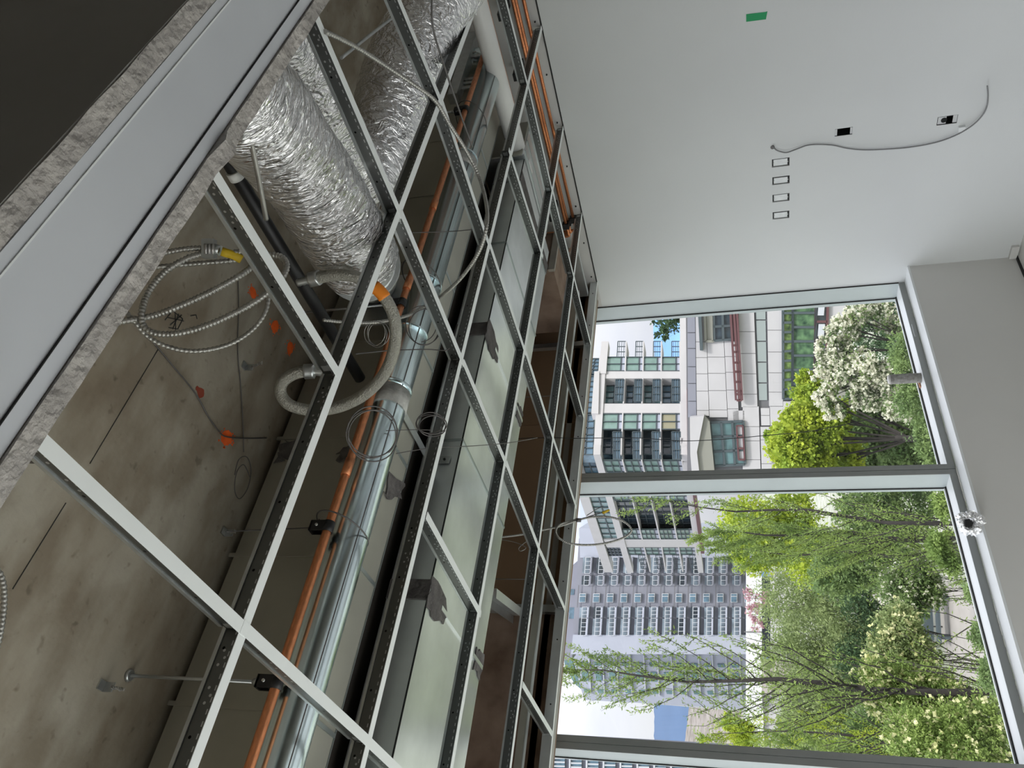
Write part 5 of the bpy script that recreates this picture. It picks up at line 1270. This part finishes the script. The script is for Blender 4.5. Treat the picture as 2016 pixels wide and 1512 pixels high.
crown_tree([(1700, 1010, 45, 0), (1750, 1060, 40, 0), (1790, 1000, 45, 0), (1700, 1110, 45, 0), (1640, 1130, 40, 0)], 24, 'mid green tree low down beside the middle mullion', 'mid', .15, 9000, 49, 'broad trees in the courtyard', (1850, 1050))
crown_tree([(1500, 1180, 14, 0), (1480, 1205, 13, 0), (1490, 1230, 12, 0), (1475, 1170, 11, 0)], 60, 'small pink blossoming tree before the low white building', 'pink', .22, 800, 51, 'broad trees in the courtyard', (1560, 1200))
crown_tree([(1460, 1440, 22, 0), (1440, 1425, 15, 0), (1470, 1465, 18, 0)], 45, 'small yellow green tree before the brown hillside', 'lime', .26, 1800, 53, 'broad trees in the courtyard', (1560, 1440))
# right window: lime maple and white dogwood
crown_tree([(1575, 830, 32, 0), (1600, 780, 30, 1), (1560, 880, 40, -.5), (1610, 850, 42, 0), (1590, 915, 42, 0), (1650, 900, 40, 1), (1640, 820, 30, 1), (1530, 855, 18, 0), (1585, 745, 14, 1)], 20, 'bright lime green maple filling the right window', 'lime', .13, 15000, 61, 'trees in the right window', (1830, 880), asp=.85)
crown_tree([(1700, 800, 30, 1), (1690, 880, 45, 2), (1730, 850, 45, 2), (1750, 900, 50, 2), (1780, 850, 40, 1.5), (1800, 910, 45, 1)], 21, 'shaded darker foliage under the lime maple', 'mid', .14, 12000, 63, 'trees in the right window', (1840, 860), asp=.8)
crown_tree([(1640, 690, 26, 0), (1660, 650, 26, 0), (1690, 620, 22, 0), (1650, 730, 32, 0), (1690, 730, 34, -.3), (1630, 780, 20, 0), (1645, 805, 16, 0), (1720, 770, 30, 0), (1760, 740, 34, -.3), (1770, 790, 30, -.3), (1700, 780, 24, 0), (1725, 600, 22, .5), (1755, 630, 26, .3)], 17, 'white blossoming dogwood tree in the right window', 'mid', .10, 5200, 67, 'trees in the right window', (1850, 690), extra=('white', .80, .085, 'blossom'), asp=.6, rt=.07)
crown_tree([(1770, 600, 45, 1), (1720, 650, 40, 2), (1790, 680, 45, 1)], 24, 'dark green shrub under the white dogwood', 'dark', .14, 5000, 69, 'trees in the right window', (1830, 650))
crown_tree([(1318, 628, 26, 0), (1330, 600, 24, 0), (1305, 660, 12, 0)], 150, 'grey green tree on the roof behind the apartment block', 'dark', .9, 900, 71, 'trees in the right window', None, asp=.7)
# flowering shrubs and bushes below
sh = 0
for (bl, dep, lb, mm, ex, nl) in [
    ([(1790, 1180, 40, 0), (1760, 1160, 30, 0), (1800, 1130, 34, 0), (1830, 1160, 30, 0)], 17, 'white flecked shrub bed beside the paving', 'mid', ('white', .10, .07, 'blossom'), 7000),
    ([(1770, 1240, 45, 0), (1800, 1290, 50, 0), (1740, 1290, 40, 0)], 15, 'cream flowering shrub in the middle of the courtyard', 'sage', ('cream', .05, .09, 'blossom'), 7000),
    ([(1780, 1370, 55, 0), (1850, 1390, 60, 0), (1730, 1350, 45, 0)], 14, 'cream flowering shrub round the foot of the nearest young tree', 'young', ('cream', .06, .10, 'blossom'), 9000),
    ([(1880, 1450, 60, 0), (1800, 1460, 60, 0), (1940, 1430, 50, 0), (1950, 1490, 50, 0)], 12.5, 'cream flowering shrub in the bottom corner of the window', 'young', ('cream', .022, .09, 'blossom'), 9000),
    ([(1720, 1450, 55, 0), (1690, 1490, 50, 0), (1760, 1500, 50, 0)], 18, 'plain green shrub below the left mullion', 'mid', None, 7000),
    ([(1935, 1250, 26, 0), (1915, 1165, 18, 0), (1955, 1330, 30, 0)], 11.5, 'low hedge just outside the window', 'mid', None, 2200),
    ([(1862, 990, 28, 0), (1846, 1075, 26, 0), (1872, 1110, 20, 0)], 13, 'low bush under the foil ball side of the window', 'young', None, 2600),
    ([(1680, 1160, 50, 2), (1720, 1230, 40, 2), (1690, 1300, 50, 2)], 30, 'dark hedge behind the flowering shrubs', 'dark', None, 5000),
    ([(1800, 780, 40, 0), (1830, 860, 40, 0), (1850, 910, 34, 0), (1780, 700, 36, 0)], 13, 'low bush below the right window sill', 'mid', None, 5000)]:
    sh += 1
    crown_tree(bl, dep, lb, mm, .085 * dep / 14, nl, 80 + sh, 'shrubs below the window', None, name='garden_shrub', cat='shrub', extra=ex, asp=.5, rt=.03, shell=.3, flat=.7)
